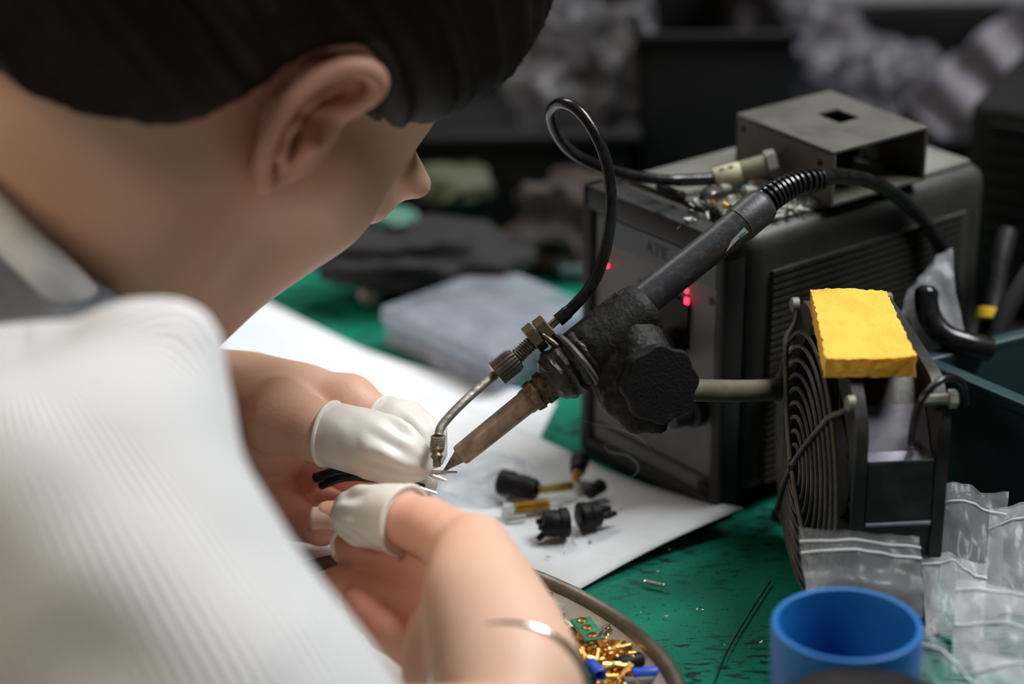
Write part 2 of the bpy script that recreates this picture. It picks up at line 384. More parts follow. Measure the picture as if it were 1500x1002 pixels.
def frame():
    mb=MB(); t=.006
    for w,z,hw,hz in((t/2,SH/2,t/2,SH/2),(SW-t/2,SH/2,t/2,SH/2),(SW/2,t/2+.001,SW/2,t/2),(SW/2,SH-t*.8,SW/2,t*.8)):
        mb.box(SP(-.001,w,z),(.005,hw,hz),Rst,bev=.0018)
    return mb
frame().build('front_bezel',mat('bezel_dark',(.016,.017,.017),.55,col2=(.028,.028,.026),nscale=40,spec=.3),st)
MB().box(SP(-.0015,SW/2,SH/2),(.002,SW/2-.006,SH/2-.006),Rst).build('front_panel',M['st_panel'],st)
MB().box(SP(-.0038,SW/2,SH-.0155),(.0004,SW/2-.007,.0050),Rst).build('title_band',M['st_blue'],st)
MB().box(SP(-.0042,.0335,.0695),(.0008,.0135,.009),Rst).build('display_window',M['disp'],st)
def led_at(px,py,r=.0011):
    # point on the panel plane
    o=CAM; d=nrmz(D(px,py,1)-CAM); n=-sdir; p0=SP(-.0054,0,0); t=((p0-o)@n)/(d@n); return o+d*t
for px,py,r in((1006,426,.0007),(1006,441,.0010)):
    p=led_at(px,py); MB().box(p,(.0004,r,r*1.2),Rst,bev=.0003).build('digit_segment',M['led'],st)
p=led_at(890,389); MB().lathe(p,p-sdir,[(0,.0008),(.0006,.0008),(.001,.0004)],10).build('indicator_light',M['led'],st)
# raised dark lettering, too worn to read in full
def text(parent,body,size,loc,xd,yd,m,name='lettering',ext=.0002):
    cu=bpy.data.curves.new(name,'FONT'); cu.body=body; cu.size=size; cu.extrude=ext; cu.align_x='CENTER'; cu.align_y='CENTER'
    tmp=bpy.data.objects.new('t',cu); me=bpy.data.meshes.new_from_object(tmp); bpy.data.objects.remove(tmp); me.name=name
    zd=np.cross(xd,yd); Mx=Matrix((( *xd,),( *yd,),( *zd,))).transposed(); o=np.array(parent_world(parent))
    for v in me.vertices: v.co=Mx@v.co+Vector(np.array(loc)-o)
    me.materials.clear(); me.materials.append(m); ob=bpy.data.objects.new(name,me); C.objects.link(ob); ob.parent=parent; return ob
M['ink']=mat('faded_ink',(.050,.066,.071),.6)
text(st,'ATE',.0068,SP(-.0043,.0385,SH-.0155),-wdir,zz,M['ink'])
text(st,'IN',.0042,SP(-.0036,.0085,.082),-wdir,zz,M['ink'])
M['knob']=mat('rubber_knob',(.012,.012,.012),.5,bump=.6,bscale=900,bdist=.0006)
for px,py in((1022,600),(985,505)):
    p=led_at(px,py); MB().lathe(p,p-sdir,[(0,.006),(.004,.006),(.005,.0045),(.012,.004),(.013,.003)],16).build('socket_knob',M['knob'],st)
p=SP(-.004,.0095,.010); MB().lathe(p,p-sdir,[(0,.003),(.0006,.003),(.0008,.002)],14).build('screw',M['black'],st)
MB().box(SP(-.004,SW-.012,.036),(.0015,.006,.007),Rst,bev=.001).build('rocker_switch',M['black'],st)
MB().box(SP(-.0036,SW/2,.0135),(.0006,SW/2-.008,.0008),Rst).build('panel_groove',M['st_black'],st)
# ridges on the side (share one mesh)
rg=MB().box(SP(.066,-.0004,.010),(.050,.0010,.0008),Rst).build('side_ridge',mat('ridge_dusty',(.055,.053,.043),.8,spec=.2,col2=(.030,.029,.024),nscale=60),st)
for i in range(1,31):
    r=rg.copy(); C.objects.link(r); r.parent=st; r.location=(0,0,i*.0027)
for s_,w_ in((.012,.012),(.012,SW-.012),(SL-.012,.012),(SL-.012,SW-.012)):
    p=SP(s_,w_,.004); MB().lathe(p,p-zz,[(0,.005),(.0045,.0045)],12).build('foot',M['black'],st)
# crumbs of dust and solder on the top, joined
def crumbs(name,fn,n,m,smin,smax,parent=None,label=None,cat=None):
    mb=MB()
    for _ in range(n):
        p=np.array(fn()); s=random.uniform(smin,smax); a=[nrmz(np.random.randn(3)) for _ in range(3)]
        v=[p+np.random.randn(3)*s*[1,1,.5]+[0,0,s*.5] for _ in range(4)]; mb.add(v,[(0,1,2),(0,2,3),(0,3,1),(1,3,2)])
    o=mb.build(name,m,parent,smooth=False); o['kind']='stuff'
    if label: tag(o,label,cat)
    return o
crumbs('dust_crumbs',lambda:SP(random.gauss(.03,.014),abs(random.gauss(.012,.012))+.004,SH+.001),260,M['dust'],.0004,.0012,st)
# ---- steel junction box on top
M['steel']=mat('brushed_dusty_steel',(.23,.225,.20),.42,.85,col2=(.15,.145,.12),nscale=40,rough2=.65,bump=.1,bscale=300)
M['steel_side']=mat('dusty_galvanised',(.17,.165,.12),.6,.5,col2=(.12,.115,.085),nscale=50)
M['nut']=mat('dusty_zinc',(.24,.245,.20),.6,.4,col2=(.14,.14,.11),nscale=80)
BH=.0205; bz=TZ+SH+.001
def onz(px,py,z): return G(px,py,z-TZ)
bA,bB,bC=onz(1080,166,bz+BH),onz(1222,223,bz+BH),onz(1360,186,bz+BH); bD=bA+bC-bB
xb=nrmz(bA-bB); yb=nrmz(bC-bB); LA=np.linalg.norm(bA-bB); LC=np.linalg.norm(bC-bB)
def BP(a,c,z): return bB*[1,1,0]+xb*[1,1,0]*a+yb*[1,1,0]*c+zz*(bz+z)
jb=thing('steel_box','small dusty steel box with a square cut-out, on top of station','steel box',BP(LA/2,LC/2,0))
def lid_mesh():
    mb=MB(); t=.0009; a0,a1,c0,c1=LA*.42,LA*.66,LC*.50,LC*.72
    us=[0,a0,a1,LA]; cs=[0,c0,c1,LC]
    for i in range(3):
        for j in range(3):
            if i==1 and j==1: continue
            mb.box(BP((us[i]+us[i+1])/2,(cs[j]+cs[j+1])/2,BH-t/2),((us[i+1]-us[i])/2,(cs[j+1]-cs[j])/2,t/2),[xb,yb,zz])
    return mb
lid_mesh().build('top_plate',M['steel'],jb,smooth=False)
MB().box(BP(LA/2,.0006,BH/2-.0005),(LA/2,.0006,BH/2-.001),[xb,yb,zz]).build('side_plate',M['steel_side'],jb,smooth=False)
MB().box(BP(LA-.0006,LC/2,BH/2),(.0006,LC/2,BH/2-.001),[xb,yb,zz]).build('end_plate',M['steel_side'],jb,smooth=False)
MB().box(BP(LA/2,LC-.0006,BH/2),(LA/2,.0006,BH/2-.001),[xb,yb,zz]).build('side_plate',M['steel_side'],jb,smooth=False)
MB().box(BP(LA/2,LC/2,.0005),(LA/2,LC/2,.0005),[xb,yb,zz]).build('base_plate',M['steel_side'],jb,smooth=False)
for a in(.007,LA-.004):
    p=BP(a,-.0002,BH-.006 if a<.02 else BH-.005); MB().lathe(p,p-yb,[(0,.0012),(.0003,.0012)],12).build('screw_hole',M['black'],jb)
p=BP(.020,LC*.78,.001); MB().lathe(p,p+zz,[(0,.006),(.004,.006),(.004,.0035),(.009,.0035)],6).build('terminal_nut',M['nut'],jb)
# cable gland on the side plate
g0=D(1137,238,.872); g1=D(1046,262,.872); gd=nrmz(g1-g0); gl=np.linalg.norm(g1-g0)
gl_=thing('cable_gland','cream-labelled hose connector screwed into the steel box with a nut','connector',g0)
MB().lathe(g0,g1,[(0,.0052),(.0036,.0052)],6).build('gland_nut',M['nut'],gl_)
MB().lathe(g0,g1,[(.0036,.0036),(.0038,.0040),(gl*.56,.0040),(gl*.58,.0032)],20).build('gland_barrel',mat('olive_metal',(.17,.16,.10),.55,.3),gl_)
MB().lathe(g0,g1,[(gl*.55,.0035),(gl*.57,.0038),(gl*.98,.0038),(gl,.0034)],20).build('label_sleeve',mat('cream_sleeve',(.50,.44,.30),.6),gl_)
for t in(.72,.86):
    c=g0+gd*gl*t+nrmz(np.cross(gd,FW)*-1)*.0022-FW*.0030; 
    MB().box(c,(.0010,.0006,.0003),[gd,nrmz(np.cross(gd,FW)),-FW]).build('printed_mark',M['ink'],gl_)
# things lying on the station top
M['gold']=mat('gold_plate',(.85,.55,.16),.28,1,col2=(.65,.38,.10),nscale=200)
M['silver']=mat('silver_plate',(.62,.60,.55),.25,1)
zt=TZ+SH+.002
def on_top(px,py,h=.0): return onz(px,py,zt+h)
a,b=on_top(1037,287,.003),on_top(1062,300,.003)
mp=thing('plug_shell','shiny metal plug shell with gold tip lying on the station top','connector',(a+b)/2-[0,0,.003])
MB().lathe(a,b,[(0,.0038),(.0004,.0041),(.007,.0041),(.0076,.003)],20).build('shell',M['silver'],mp)
MB().lathe(b,b+(b-a),[(0,.0012),(.003,.0012),(.0034,.0006)],12).build('gold_tip',M['gold'],mp)
a,b=on_top(965,272,.0016),on_top(1008,292,.0016)
o=MB().lathe(a,b,[(0,.0012),(.0003,.0016),(.012,.0016),(.0125,.0020),(.014,.0020),(.0145,.001)],14).build('plastic_tube',M['black']); tag(o,'thin black plastic tube lying on the front edge of station top','tube')
a,b=on_top(1104,262,.0014),on_top(1116,272,.001)
o=MB().lathe(a,b,[(0,.0006),(.0003,.0013),(.0028,.0013),(.003,.0005),(.006,.0004)],10).build('gold_pin',M['gold']); tag(o,'single gold pin lying beside the hose connector on the station top','pin')
a,b=on_top(1114,258,.002),on_top(1168,246,.002)
o=MB().lathe(a,b,[(0,.0018),(.006,.0018),(.006,.0024),(.010,.0024),(.010,.0016),(.013,.0016)],14).build('threaded_bush',M['nut']); tag(o,'dull grey metal bush lying against the steel box','bush')
a=on_top(1078,269,.001)
o=MB().box(a,(.004,.0024,.0009),[nrmz([1,.4,0]),nrmz([-.4,1,0]),zz],bev=.0005).build('plastic_chip',mat('aqua_plastic',(.16,.42,.42),.5)); tag(o,'small aqua plastic chip under the cream hose sleeve','chip')
for px,py,r,lab in((1098,282,.0042,'grey crumpled solder scrap lying near the ribbed cable boot'),(1062,278,.0036,'small dull metal ring scrap beside the shiny plug shell')):
    p=on_top(px,py,.001); o=MB().lathe(p-[r*.7,0,0],p+[r*.7,.002,0],[(0,r*.3),(r*.3,r*.6),(r,r*.5),(r*1.4,r*.35)],9).build('metal_scrap',M['nut']); tag(o,lab,'scrap')
# ================================================================== soldering iron
M['tip']=mat('iron_tip',(.22,.20,.18),.5,.8,col2=(.10,.09,.08),nscale=300)
M['sleeve']=mat('heat_stained_sleeve',(.38,.29,.21),.42,.7,col2=(.20,.145,.10),nscale=120,rough2=.6,bump=.15,bscale=500)
M['brass']=mat('tarnished_brass',(.24,.19,.12),.45,.85,col2=(.05,.04,.028),nscale=350,rough2=.6)
M['handle']=mat('worn_grey_handle',(.030,.031,.033),.42,col2=(.075,.076,.078),nscale=420,nlo=.52,nhi=.7,bump=.25,bscale=900,bdist=.0003)
M['grime']=mat('grimy_black',(.008,.008,.007),.6,spec=.3,col2=(.052,.047,.034),nscale=350,nlo=.5,nhi=.75,bump=.6,bscale=700,bdist=.0006)
M['burnt']=mat('burnt_plastic',(.016,.015,.014),.42,col2=(.04,.035,.03),nscale=150,bump=.8,bscale=500,bdist=.0008)
T0=D(648,692,.80); Hh=D(1118,296,.815)
iron=thing('soldering_iron','grey-handled soldering iron with tan heat-stained sleeve, pointing at the wires','soldering iron',T0)
def ip(px,py,d=.80): return D(px,py,d)
a,b=ip(650,690),ip(676,666); L=np.linalg.norm(b-a)
MB().lathe(a,b,[(0,.0003),(L*.25,.0009),(L*.95,.0026),(L*1.25,.0028)],18).build('iron_tip',M['tip'],iron)
a,b=ip(672,669),ip(779,583); L=np.linalg.norm(b-a)
MB().lathe(a,b,[(0,.0024),(.0004,.0034),(.0012,.0037),(L*.5,.0039),(L*.9,.0040),(L*.93,.0044),(L+.002,.0044)],28).build('heater_sleeve',M['sleeve'],iron)
a,b=ip(776,585),ip(806,561); L=np.linalg.norm(b-a)
MB().lathe(a,b,[(0,.0040),(.0004,.0052),(L*.35,.0056),(L*.4,.0050),(L*.5,.0050),(L*.55,.0057),(L,.0057)],36,knurl=.08,kn=1).build('knurled_nut',M['brass'],iron)
a,b=ip(803,563),ip(868,512); L=np.linalg.norm(b-a)
mb=MB(); prof=[]
for i in range(19):
    t=i/18; prof.append((t*L,.0068+.0026*math.sin(min(t*3,1)*1.57)-(0 if t>.08 else .0015)+.0004*math.sin(t*31)))
mb.lathe(a,b,prof,32)
def rough(mb,amp,sc,seed=3):
    for i,p in enumerate(mb.v):
        v=Vector(p)*sc; k=mnoise.noise_vector(v+Vector((seed,0,0))); mb.v[i]=(p[0]+k.x*amp,p[1]+k.y*amp,p[2]+k.z*amp)
rough(mb,.0009,240); mb.build('burnt_collar',M['burnt'],iron)
a,b=ip(925,455,.803),ip(1085,328,.812); L=np.linalg.norm(b-a)
MB().lathe(a,b,[(-.03,.0052),(0,.0058),(L*.03,.0058),(L*.7,.0056),(L,.0060)],32).build('handle',M['handle'],iron)
a2,b2=ip(1082,330,.812),ip(1120,298,.816); L2=np.linalg.norm(b2-a2)
MB().lathe(a2,b2,[(0,.0057),(.0003,.0064),(L2*.8,.0064),(L2,.0056),(L2+.001,.004)],32).build('handle_cap',M['handle'],iron)
# strain relief: ribbed sleeve
sr=spline([ip(1108,306,.815),ip(1135,285,.818),ip(1165,270,.822),ip(1202,263,.828)],10)
MB().tube(sr,.0032,16).build('relief_core',M['hose'],iron)
mb=MB()
for i in range(1,len(sr)-1,2):
    t=nrmz(sr[i+1]-sr[i-1]); r=.0052-.0012*i/len(sr)
    mb.lathe(sr[i]-t*.0007,sr[i]+t*.0007,[(-.0001,r*.85),(.0002,r),(.0012,r),(.0015,r*.85)],20)
mb.build('relief_ribs',M['hose'],iron)
cb=spline([ip(1198,263,.828),ip(1235,258,.84),ip(1285,270,.86),ip(1335,305,.88),ip(1372,350,.89),ip(1392,400,.895),ip(1402,450,.90),ip(1408,520,.91),ip(1430,560,.93)],10)
MB().tube(cb,.0027,14).build('cable',M['hose'],iron)
# torn paper label on the handle
lb=[ip(1090,333,.8035),ip(1096,340,.8035),ip(1080,352,.804),ip(1063,370,.805),ip(1072,352,.8045)]
mb=MB(); n=len(lb); mb.add(lb+[p-FW*.0004 for p in lb],[tuple(range(n)),tuple(range(2*n-1,n-1,-1))]+[(i,(i+1)%n,n+(i+1)%n,n+i) for i in range(n)])
mb.build('torn_label',mat('label_paper',(.55,.56,.50),.7),iron,smooth=False)
lb=[ip(1081,347,.8030),ip(1093,338,.8028),ip(1093,341,.8028),ip(1083,350,.8030)]
mb=MB(); mb.add(lb+[p-FW*.0002 for p in lb],[(0,1,2,3),(7,6,5,4),(0,1,5,4),(1,2,6,5),(2,3,7,6),(3,0,4,7)]); mb.build('label_print',mat('teal_ink',(.02,.25,.30),.6),iron,smooth=False)
# ---- solder feeder clamped beside the iron
M['feedtube']=mat('solder_crusted_tube',(.36,.34,.29),.45,.8,col2=(.18,.165,.12),nscale=260,rough2=.75,bump=.5,bscale=500,bdist=.0006)
M['knurl']=mat('knurled_steel',(.40,.38,.32),.35,1,col2=(.22,.20,.15),nscale=150)
M['hex']=mat('bronze_hex',(.17,.13,.08),.5,.8,col2=(.13,.09,.05),nscale=150)
fd=thing('solder_feeder','solder feed tube with knurled nut and looping black hose','solder feeder',ip(640,676))
nz_=spline([ip(640,684,.782),ip(640,660,.783),ip(642,638,.785)],6); MB().tube(nz_,[.0014+.0008*abs(math.sin(i*1.3)) if i>3 else .0013 for i in range(len(nz_))],16).build('nozzle',M['brass'],fd)
mb=MB()
for t in np.linspace(0,1,7):
    p=ip(640+2*t,660-20*t,.7835); mb.tube([p+np.array([.0021*math.cos(q),-.0021*math.sin(q)*.3,.0021*math.sin(q)*0]) + np.array([0,.0021*math.sin(q),0]) for q in np.linspace(0,2*math.pi,17)[:-1]],.00045,6,closed=True)
mb.build('wire_winding',M['feedtube'],fd)
ft=spline([ip(642,642,.785),ip(645,628,.787),ip(655,614,.789),ip(676,592,.792),ip(700,570,.796),ip(728,547,.80)],8)
MB().tube(ft,.0015,14).build('feed_tube',M['feedtube'],fd)
a,b=ip(722,553),ip(751,524); L=np.linalg.norm(b-a)
a=ip(726,549); b=ip(757,524); L=np.linalg.norm(b-a)
MB().lathe(a,b,[(0,.0030),(.0005,.0044),(L*.8,.0044),(L,.0038)],40,knurl=.09,kn=1).build('knurled_nut',M['knurl'],fd)
a,b=ip(752,528),ip(792,490); L=np.linalg.norm(b-a); prof=[]
for i in range(28): prof.append((i*L/27,.0029 if i%2 else .0023))
MB().lathe(a,b,prof,18).build('threaded_rod',M['knurl'],fd)
a,b=ip(777,500),ip(790,489); MB().lathe(a,b,[(0,.0046),(.0003,.0052),(.0034,.0052),(.0038,.0046)],6).build('hex_nut',M['hex'],fd)
a,b=ip(792,490),ip(808,477); MB().lathe(a,b,[(0,.0046),(.0003,.0052),(.0036,.0052),(.004,.0046)],6).build('hex_nut',M['hex'],fd)
a,b=ip(806,478),ip(824,462); MB().lathe(a,b,[(0,.0013),(.008,.0013)],12).build('steel_ferrule',M['silver'],fd)
hs=spline([ip(817,470),ip(842,447,.80),ip(868,415,.80),ip(886,370,.80),ip(895,310,.80),ip(891,250,.80),ip(874,200,.80),ip(848,163,.802),ip(822,151,.808),ip(807,165,.818),ip(815,195,.828),ip(838,223,.838),ip(875,242,.848),ip(925,257,.856),ip(985,264,.864),ip(1048,262,.872)],10)
MB().tube(hs,[.0020 if 6<i<len(hs)-10 else .0023 for i in range(len(hs))],16).build('hose',M['hose'],fd)
wl=spline([ip(795,490,.796),ip(815,505,.795),ip(830,522,.795),ip(840,545,.796),ip(838,558,.80)],8)
MB().tube(wl,.0007,8).build('hook_wire',M['brass'],fd)
# ---- holder: clamp, knob, arm, disc, post, base
hd=thing('iron_holder','grimy black clamp with big scalloped knob on an olive arm','holder',G(1165,700))
def seg_axis(p,q): return np.array(ip(*p)),np.array(ip(*q))
a,b=ip(862,517),ip(945,450,.803); L=np.linalg.norm(b-a)
mb=MB(); mb.lathe(a,b,[(-.002,.0085),(0,.0098),(L*.1,.0102),(L*.9,.0096),(L,.0090),(L+.0015,.0075)],36); rough(mb,.0002,500); mb.build('clamp_sleeve',M['grime'],hd)
a,b=ip(870,522),ip(960,560); ax=nrmz(ip(945,450,.803)-ip(862,517)); 
cl=SDF(ip(905,520,.80)-.04,ip(905,520,.80)+.045,.0011)
cl.cone(ip(925,500,.802),ip(958,556,.792),.0100,.0098,.003)
cl.cone(ip(905,470,.803),ip(930,505,.800),.0070,.0085,.004)
cl.chain([(ip(872,535,.797),.0030),(ip(900,590,.795),.0035),(ip(930,618,.794),.0035),(ip(965,622,.792),.0030)],.002)
cl.chain([(ip(900,540,.797),.0060),(ip(935,590,.795),.0070)],.004)
V,Q=cl.mesh(); dn=np.array([mnoise.noise_vector(Vector(p)*330) for p in V]); dn2=np.array([mnoise.noise_vector(Vector(p)*900) for p in V]); V=V+dn*.0003+dn2*.0004
mesh_obj('clamp_body',[(V,Q)],M['grime'],hd)
# flat lug along the top of the clamp
s0,s1=ip(818,500,.80),ip(905,430,.802); t=nrmz(s1-s0); nn=nrmz(np.cross(t,-FW)); 
mb=MB(); mb.box((s0+s1)/2,(np.linalg.norm(s1-s0)/2,.0009,.004),[t,nn,-FW],bev=.0006); mb.build('clamp_lug',M['grime'],hd)
# washer ring
c=ip(847,530,.80); ring=MB(); u1=nrmz(np.cross(ax,UW)); u2=np.cross(ax,u1)
ring.tube([c+.0105*(math.cos(q)*u1+math.sin(q)*u2) for q in np.linspace(0,2*math.pi,41)[:-1]],.0011,8,closed=True); ring.build('clamp_ring',mat('worn_ring',(.09,.088,.07),.5,.4),hd)
mb=MB(); q0=[ip(862,560,.797),ip(880,560,.797),ip(905,600,.797),ip(930,622,.797),ip(885,600,.797)]; n=len(q0)
mb.add(q0+[p+FW*.001 for p in q0],[tuple(range(n)),tuple(range(2*n-1,n-1,-1))]+[(i,(i+1)%n,n+(i+1)%n,n+i) for i in range(n)]); mb.build('plastic_shim',mat('shim',(.11,.12,.125),.35),hd,smooth=False)
# knob: scalloped, facing the camera a little to the right
kc=ip(968,563,.783); kax=nrmz(np.array([.28,-.90,.26])); ku=nrmz(np.cross(kax,zz)); kv=np.cross(kax,ku)
mb=MB(); seg=96; prof=[(-.014,.0100),(-.012,.0108),(-.003,.0124),(0,.0128),(.0012,.0120),(.0014,.0)]
base=0
for t,r in prof:
    for k in range(seg):
        q=2*math.pi*k/seg; rr=r*(1+.045*math.cos(8*q)) if r>0 else 0.0001
        mb.v.append(tuple(kc+kax*t+rr*(math.cos(q)*ku+math.sin(q)*kv)))
for i in range(len(prof)-1):
    for k in range(seg): mb.f.append((i*seg+k,i*seg+(k+1)%seg,(i+1)*seg+(k+1)%seg,(i+1)*seg+k))
mb.f.append(tuple(range(seg))); mb.build('clamp_knob',mat('knob_black',(.005,.005,.005),.65,spec=.25,col2=(.018,.016,.012),nscale=300,nlo=.55,nhi=.8,bump=.8,bscale=1100,bdist=.0004),hd)
kb=kc-kax*.012; MB().lathe(kb,kb-kax,[(0,.007),(.010,.008)],20).build('knob_stem',M['grime'],hd)
M['olive']=mat('olive_rod',(.17,.16,.10),.5,.2,col2=(.12,.11,.07),nscale=60)
M['dustgrey']=mat('dusty_cast_metal',(.13,.125,.10),.75,col2=(.08,.076,.06),nscale=40)
MB().tube([ip(985,571,.795),ip(1080,573,.815),ip(1150,571,.838)],.0038,18).build('arm',M['olive'],hd)
dc=ip(1176,552,.852); dax=nrmz(np.array([-.55,-.75,.1]))
MB().lathe(dc-dax*.008,dc,[(0,.008),(.001,.0105),(.006,.0115),(.009,.0105),(.0095,.007),(.013,.0065),(.014,.004)],32).build('pivot_disc',M['dustgrey'],hd)
MB().lathe(ip(1148,573,.838),dc,[(-.003,.0035),(0,.0055),(.010,.0065)],20).build('elbow',M['dustgrey'],hd)
pb=np.array([dc[0]+.004,dc[1]+.004,TZ]); MB().lathe(pb,pb+zz,[(0,.0045),(dc[2]-TZ,.0045)],16).build('post',M['dustgrey'],hd)
MB().lathe(pb,pb+zz,[(0,.011),(.003,.011),(.004,.0095)],28).build('base',M['dustgrey'],hd)
# ================================================================== fan
M['fan_body']=mat('fan_frame',(.016,.016,.015),.5,.3,col2=(.06,.057,.048),nscale=45,bump=.15,bscale=300)
M['fan_plate']=mat('fan_metal_plate',(.32,.31,.36),.36,.85,col2=(.17,.16,.19),nscale=40,rough2=.6)
M['guard']=mat('dusty_guard_wire',(.12,.115,.092),.55,.5,col2=(.06,.056,.043),nscale=90)
tf=nrmz([.105,-.995,0]); af=nrmz([.995,.105,0]); FS=.092; FT=.030
fc=np.array([.1025,.727,TZ+FS/2+.001])
def FP(a,t,z): return fc+af*a+tf*t+zz*z        # a: away from guard, t: towards the camera side, z from centre
fan=thing('axial_fan','square fan standing on edge, wire guard facing left, yellow sponge on top','fan',FP(FT/2,0,-FS/2))
def flange(a0,name):
    mb=MB(); n=64; hs=FS/2; r=.0435
    inner=[];outer=[]
    for k in range(n):
        q=2*math.pi*(k+.5)/n; c,s=math.cos(q),math.sin(q); m=min(hs/max(abs(c),1e-6),hs/max(abs(s),1e-6)); 
        m=min(m,.0565); inner.append((r*c,r*s)); outer.append((m*c,m*s))
    for a in(a0,a0+.004):
        for P in(inner,outer):
            for t,z in P: mb.v.append(tuple(FP(a,t,z)))
    for k in range(n):
        j=(k+1)%n; mb.f+=[(k,j,n+j,n+k),(2*n+k,3*n+k,3*n+j,2*n+j),(k,2*n+k,2*n+j,j),(n+k,n+j,3*n+j,3*n+k)]
    return mb.build(name,M['fan_body'],fan)
flange(0,'front_flange'); flange(FT-.004,'rear_flange')
mb=MB(); n=64
for a,r in((.003,.0435),(.003,.0450),(FT-.003,.0450),(FT-.003,.0435)):
    for k in range(n): q=2*math.pi*k/n; mb.v.append(tuple(FP(a,r*math.cos(q),r*math.sin(q))))
for i in range(4):
    for k in range(n): mb.f.append((i*n+k,i*n+(k+1)%n,((i+1)%4)*n+(k+1)%n,((i+1)%4)*n+k))
mb.build('barrel',M['fan_body'],fan)
# faceted housing plates on the camera side
def plate(t0,z0,t1,z1,name,m,a0=.0045,a1=FT-.0045,th=.001):
    p,q=np.array([t0,z0]),np.array([t1,z1]); nn=np.array([-(q-p)[1],(q-p)[0]]); nn=nn/np.linalg.norm(nn)*th
    mb=MB(); v=[]
    for a in(a0,a1):
        for w in(p,q,q+nn,p+nn): v.append(FP(a,w[0],w[1]))
    mb.add(v,[(0,1,2,3),(7,6,5,4),(0,4,5,1),(1,5,6,2),(2,6,7,3),(3,7,4,0)]); mb.build(name,m,fan,smooth=False)
plate(.0300,.0345,.0405,.0220,'housing_plate',M['fan_plate'])
plate(.0445,.0215,.0450,.0010,'housing_plate',M['fan_body'])
plate(.0405,.0225,.0450,.0215,'housing_step',M['fan_plate'])
plate(.0450,.0005,.0465,.0000,'housing_step',M['fan_plate'])
plate(.0430,-.0010,.0440,-.0200,'housing_plate',M['fan_body'])
# hub and blades
MB().lathe(FP(.005,0,0),FP(.02,0,0),[(0,.016),(.001,.018),(.018,.018)],32).build('hub',M['black'],fan)
for k in range(7):
    q=2*math.pi*k/7; mb=MB()
    def bl(u,v,q=q): r=.017+.024*u; qq=q+(v-.5)*.75+u*.25; return FP(.006+.014*v,r*math.cos(qq),r*math.sin(qq))
    mb.grid(bl,5,6); o=mb.build('blade',M['black'],fan); s=o.modifiers.new('t','SOLIDIFY'); s.thickness=.001
# guard: rings + wires (each ring a part)
GX=-.0045
def gz(r): return GX-.0035*math.cos(min(1,r/.046)*1.57)
for i,r in enumerate(np.linspace(.0070,.0445,9)):
    MB().tube([FP(gz(r),r*math.cos(q),r*math.sin(q)) for q in np.linspace(0,2*math.pi,65)[:-1]],.0007,7,closed=True).build('guard_ring',M['guard'],fan)
for sx,sz in((1,1),(-1,1),(1,-1),(-1,-1)):
    d=.7071; pts=[FP(gz(r)-.0013,sx*r*d,sz*r*d) for r in np.linspace(.002,.046,10)]+[FP(-.002,sx*.0515*d,sz*.0515*d),FP(-.0012,sx*.0575*d,sz*.0575*d)]
    MB().tube(spline(pts,3),.0009,8).build('guard_spoke',M['guard'],fan)
    p=FP(-.001,sx*.0410,sz*.0410); MB().lathe(p,p-af,[(-.001,.0026),(.0012,.0026),(.0018,.0018)],14).build('screw',M['nut'],fan)
    p=FP(FT,sx*.0410,sz*.0410); MB().lathe(p-af*.008,p+af,[(0,.0018),(.008,.0018),(.008,.0030),(.0105,.0030)],6).build('bolt',M['nut'],fan)
# power wire looping off the corner
wl=spline([FP(.020,.040,.026),FP(.017,.0475,.030),FP(.018,.050,.044),FP(.026,.046,.050),FP(.034,.040,.046),FP(.036,.040,.038)],10)
MB().tube(wl,.0012,10).build('power_wire',M['hose'],fan)
# ---- sponge
M['sponge']=mat('yellow_sponge',(.86,.48,.065),.9,col2=(.78,.35,.025),nscale=90,nlo=.5,nhi=.8,bump=.7,bscale=1100,bdist=.0008,sss=.2)
sz0=TZ+FS+.002; sc=[onz(1186,452,sz0),onz(1297,452,sz0),onz(1340,552,sz0),onz(1208,553,sz0)]
def sponge():
    mb=MB(); nu,nv,nw=30,44,7; th=.0068; idx={}
    def P(u,v,w):
        p=(sc[0]*(1-u)+sc[1]*u)*(1-v)+(sc[3]*(1-u)+sc[2]*u)*v
        e=.0; p=p+zz*(th*w+.0006*math.sin(u*4+v*3)*w); 
        k=mnoise.noise_vector(Vector(p)*420); k2=mnoise.noise_vector(Vector(p)*1300); 
        pit=max(0,mnoise.noise(Vector(p)*300+Vector((5,5,5)))-.28)*.002 if w==1 else 0
        b=0.0006 if (u in(0,1) or v in(0,1)) else .00015
        return p+np.array(k)*b*np.array([1,1,.6])+np.array(k2)*b*.6 - zz*pit
    def vid(i,j,k):
        if (i,j,k) not in idx: idx[(i,j,k)]=len(mb.v); mb.v.append(tuple(P(i/(nu-1),j/(nv-1),k/(nw-1))))
        return idx[(i,j,k)]
    for i in range(nu-1):
        for j in range(nv-1):
            for k in(0,nw-1): mb.f.append((vid(i,j,k),vid(i+1,j,k),vid(i+1,j+1,k),vid(i,j+1,k)))
    for i in range(nu-1):
        for k in range(nw-1):
            for j in(0,nv-1): mb.f.append((vid(i,j,k),vid(i+1,j,k),vid(i+1,j,k+1),vid(i,j,k+1)))
    for j in range(nv-1):
        for k in range(nw-1):
            for i in(0,nu-1): mb.f.append((vid(i,j,k),vid(i,j+1,k),vid(i,j+1,k+1),vid(i,j,k+1)))
    o=mb.build('sponge',M['sponge']); 
    return tag(o,'yellow rectangular cleaning sponge lying on top of the fan','sponge')
sponge()
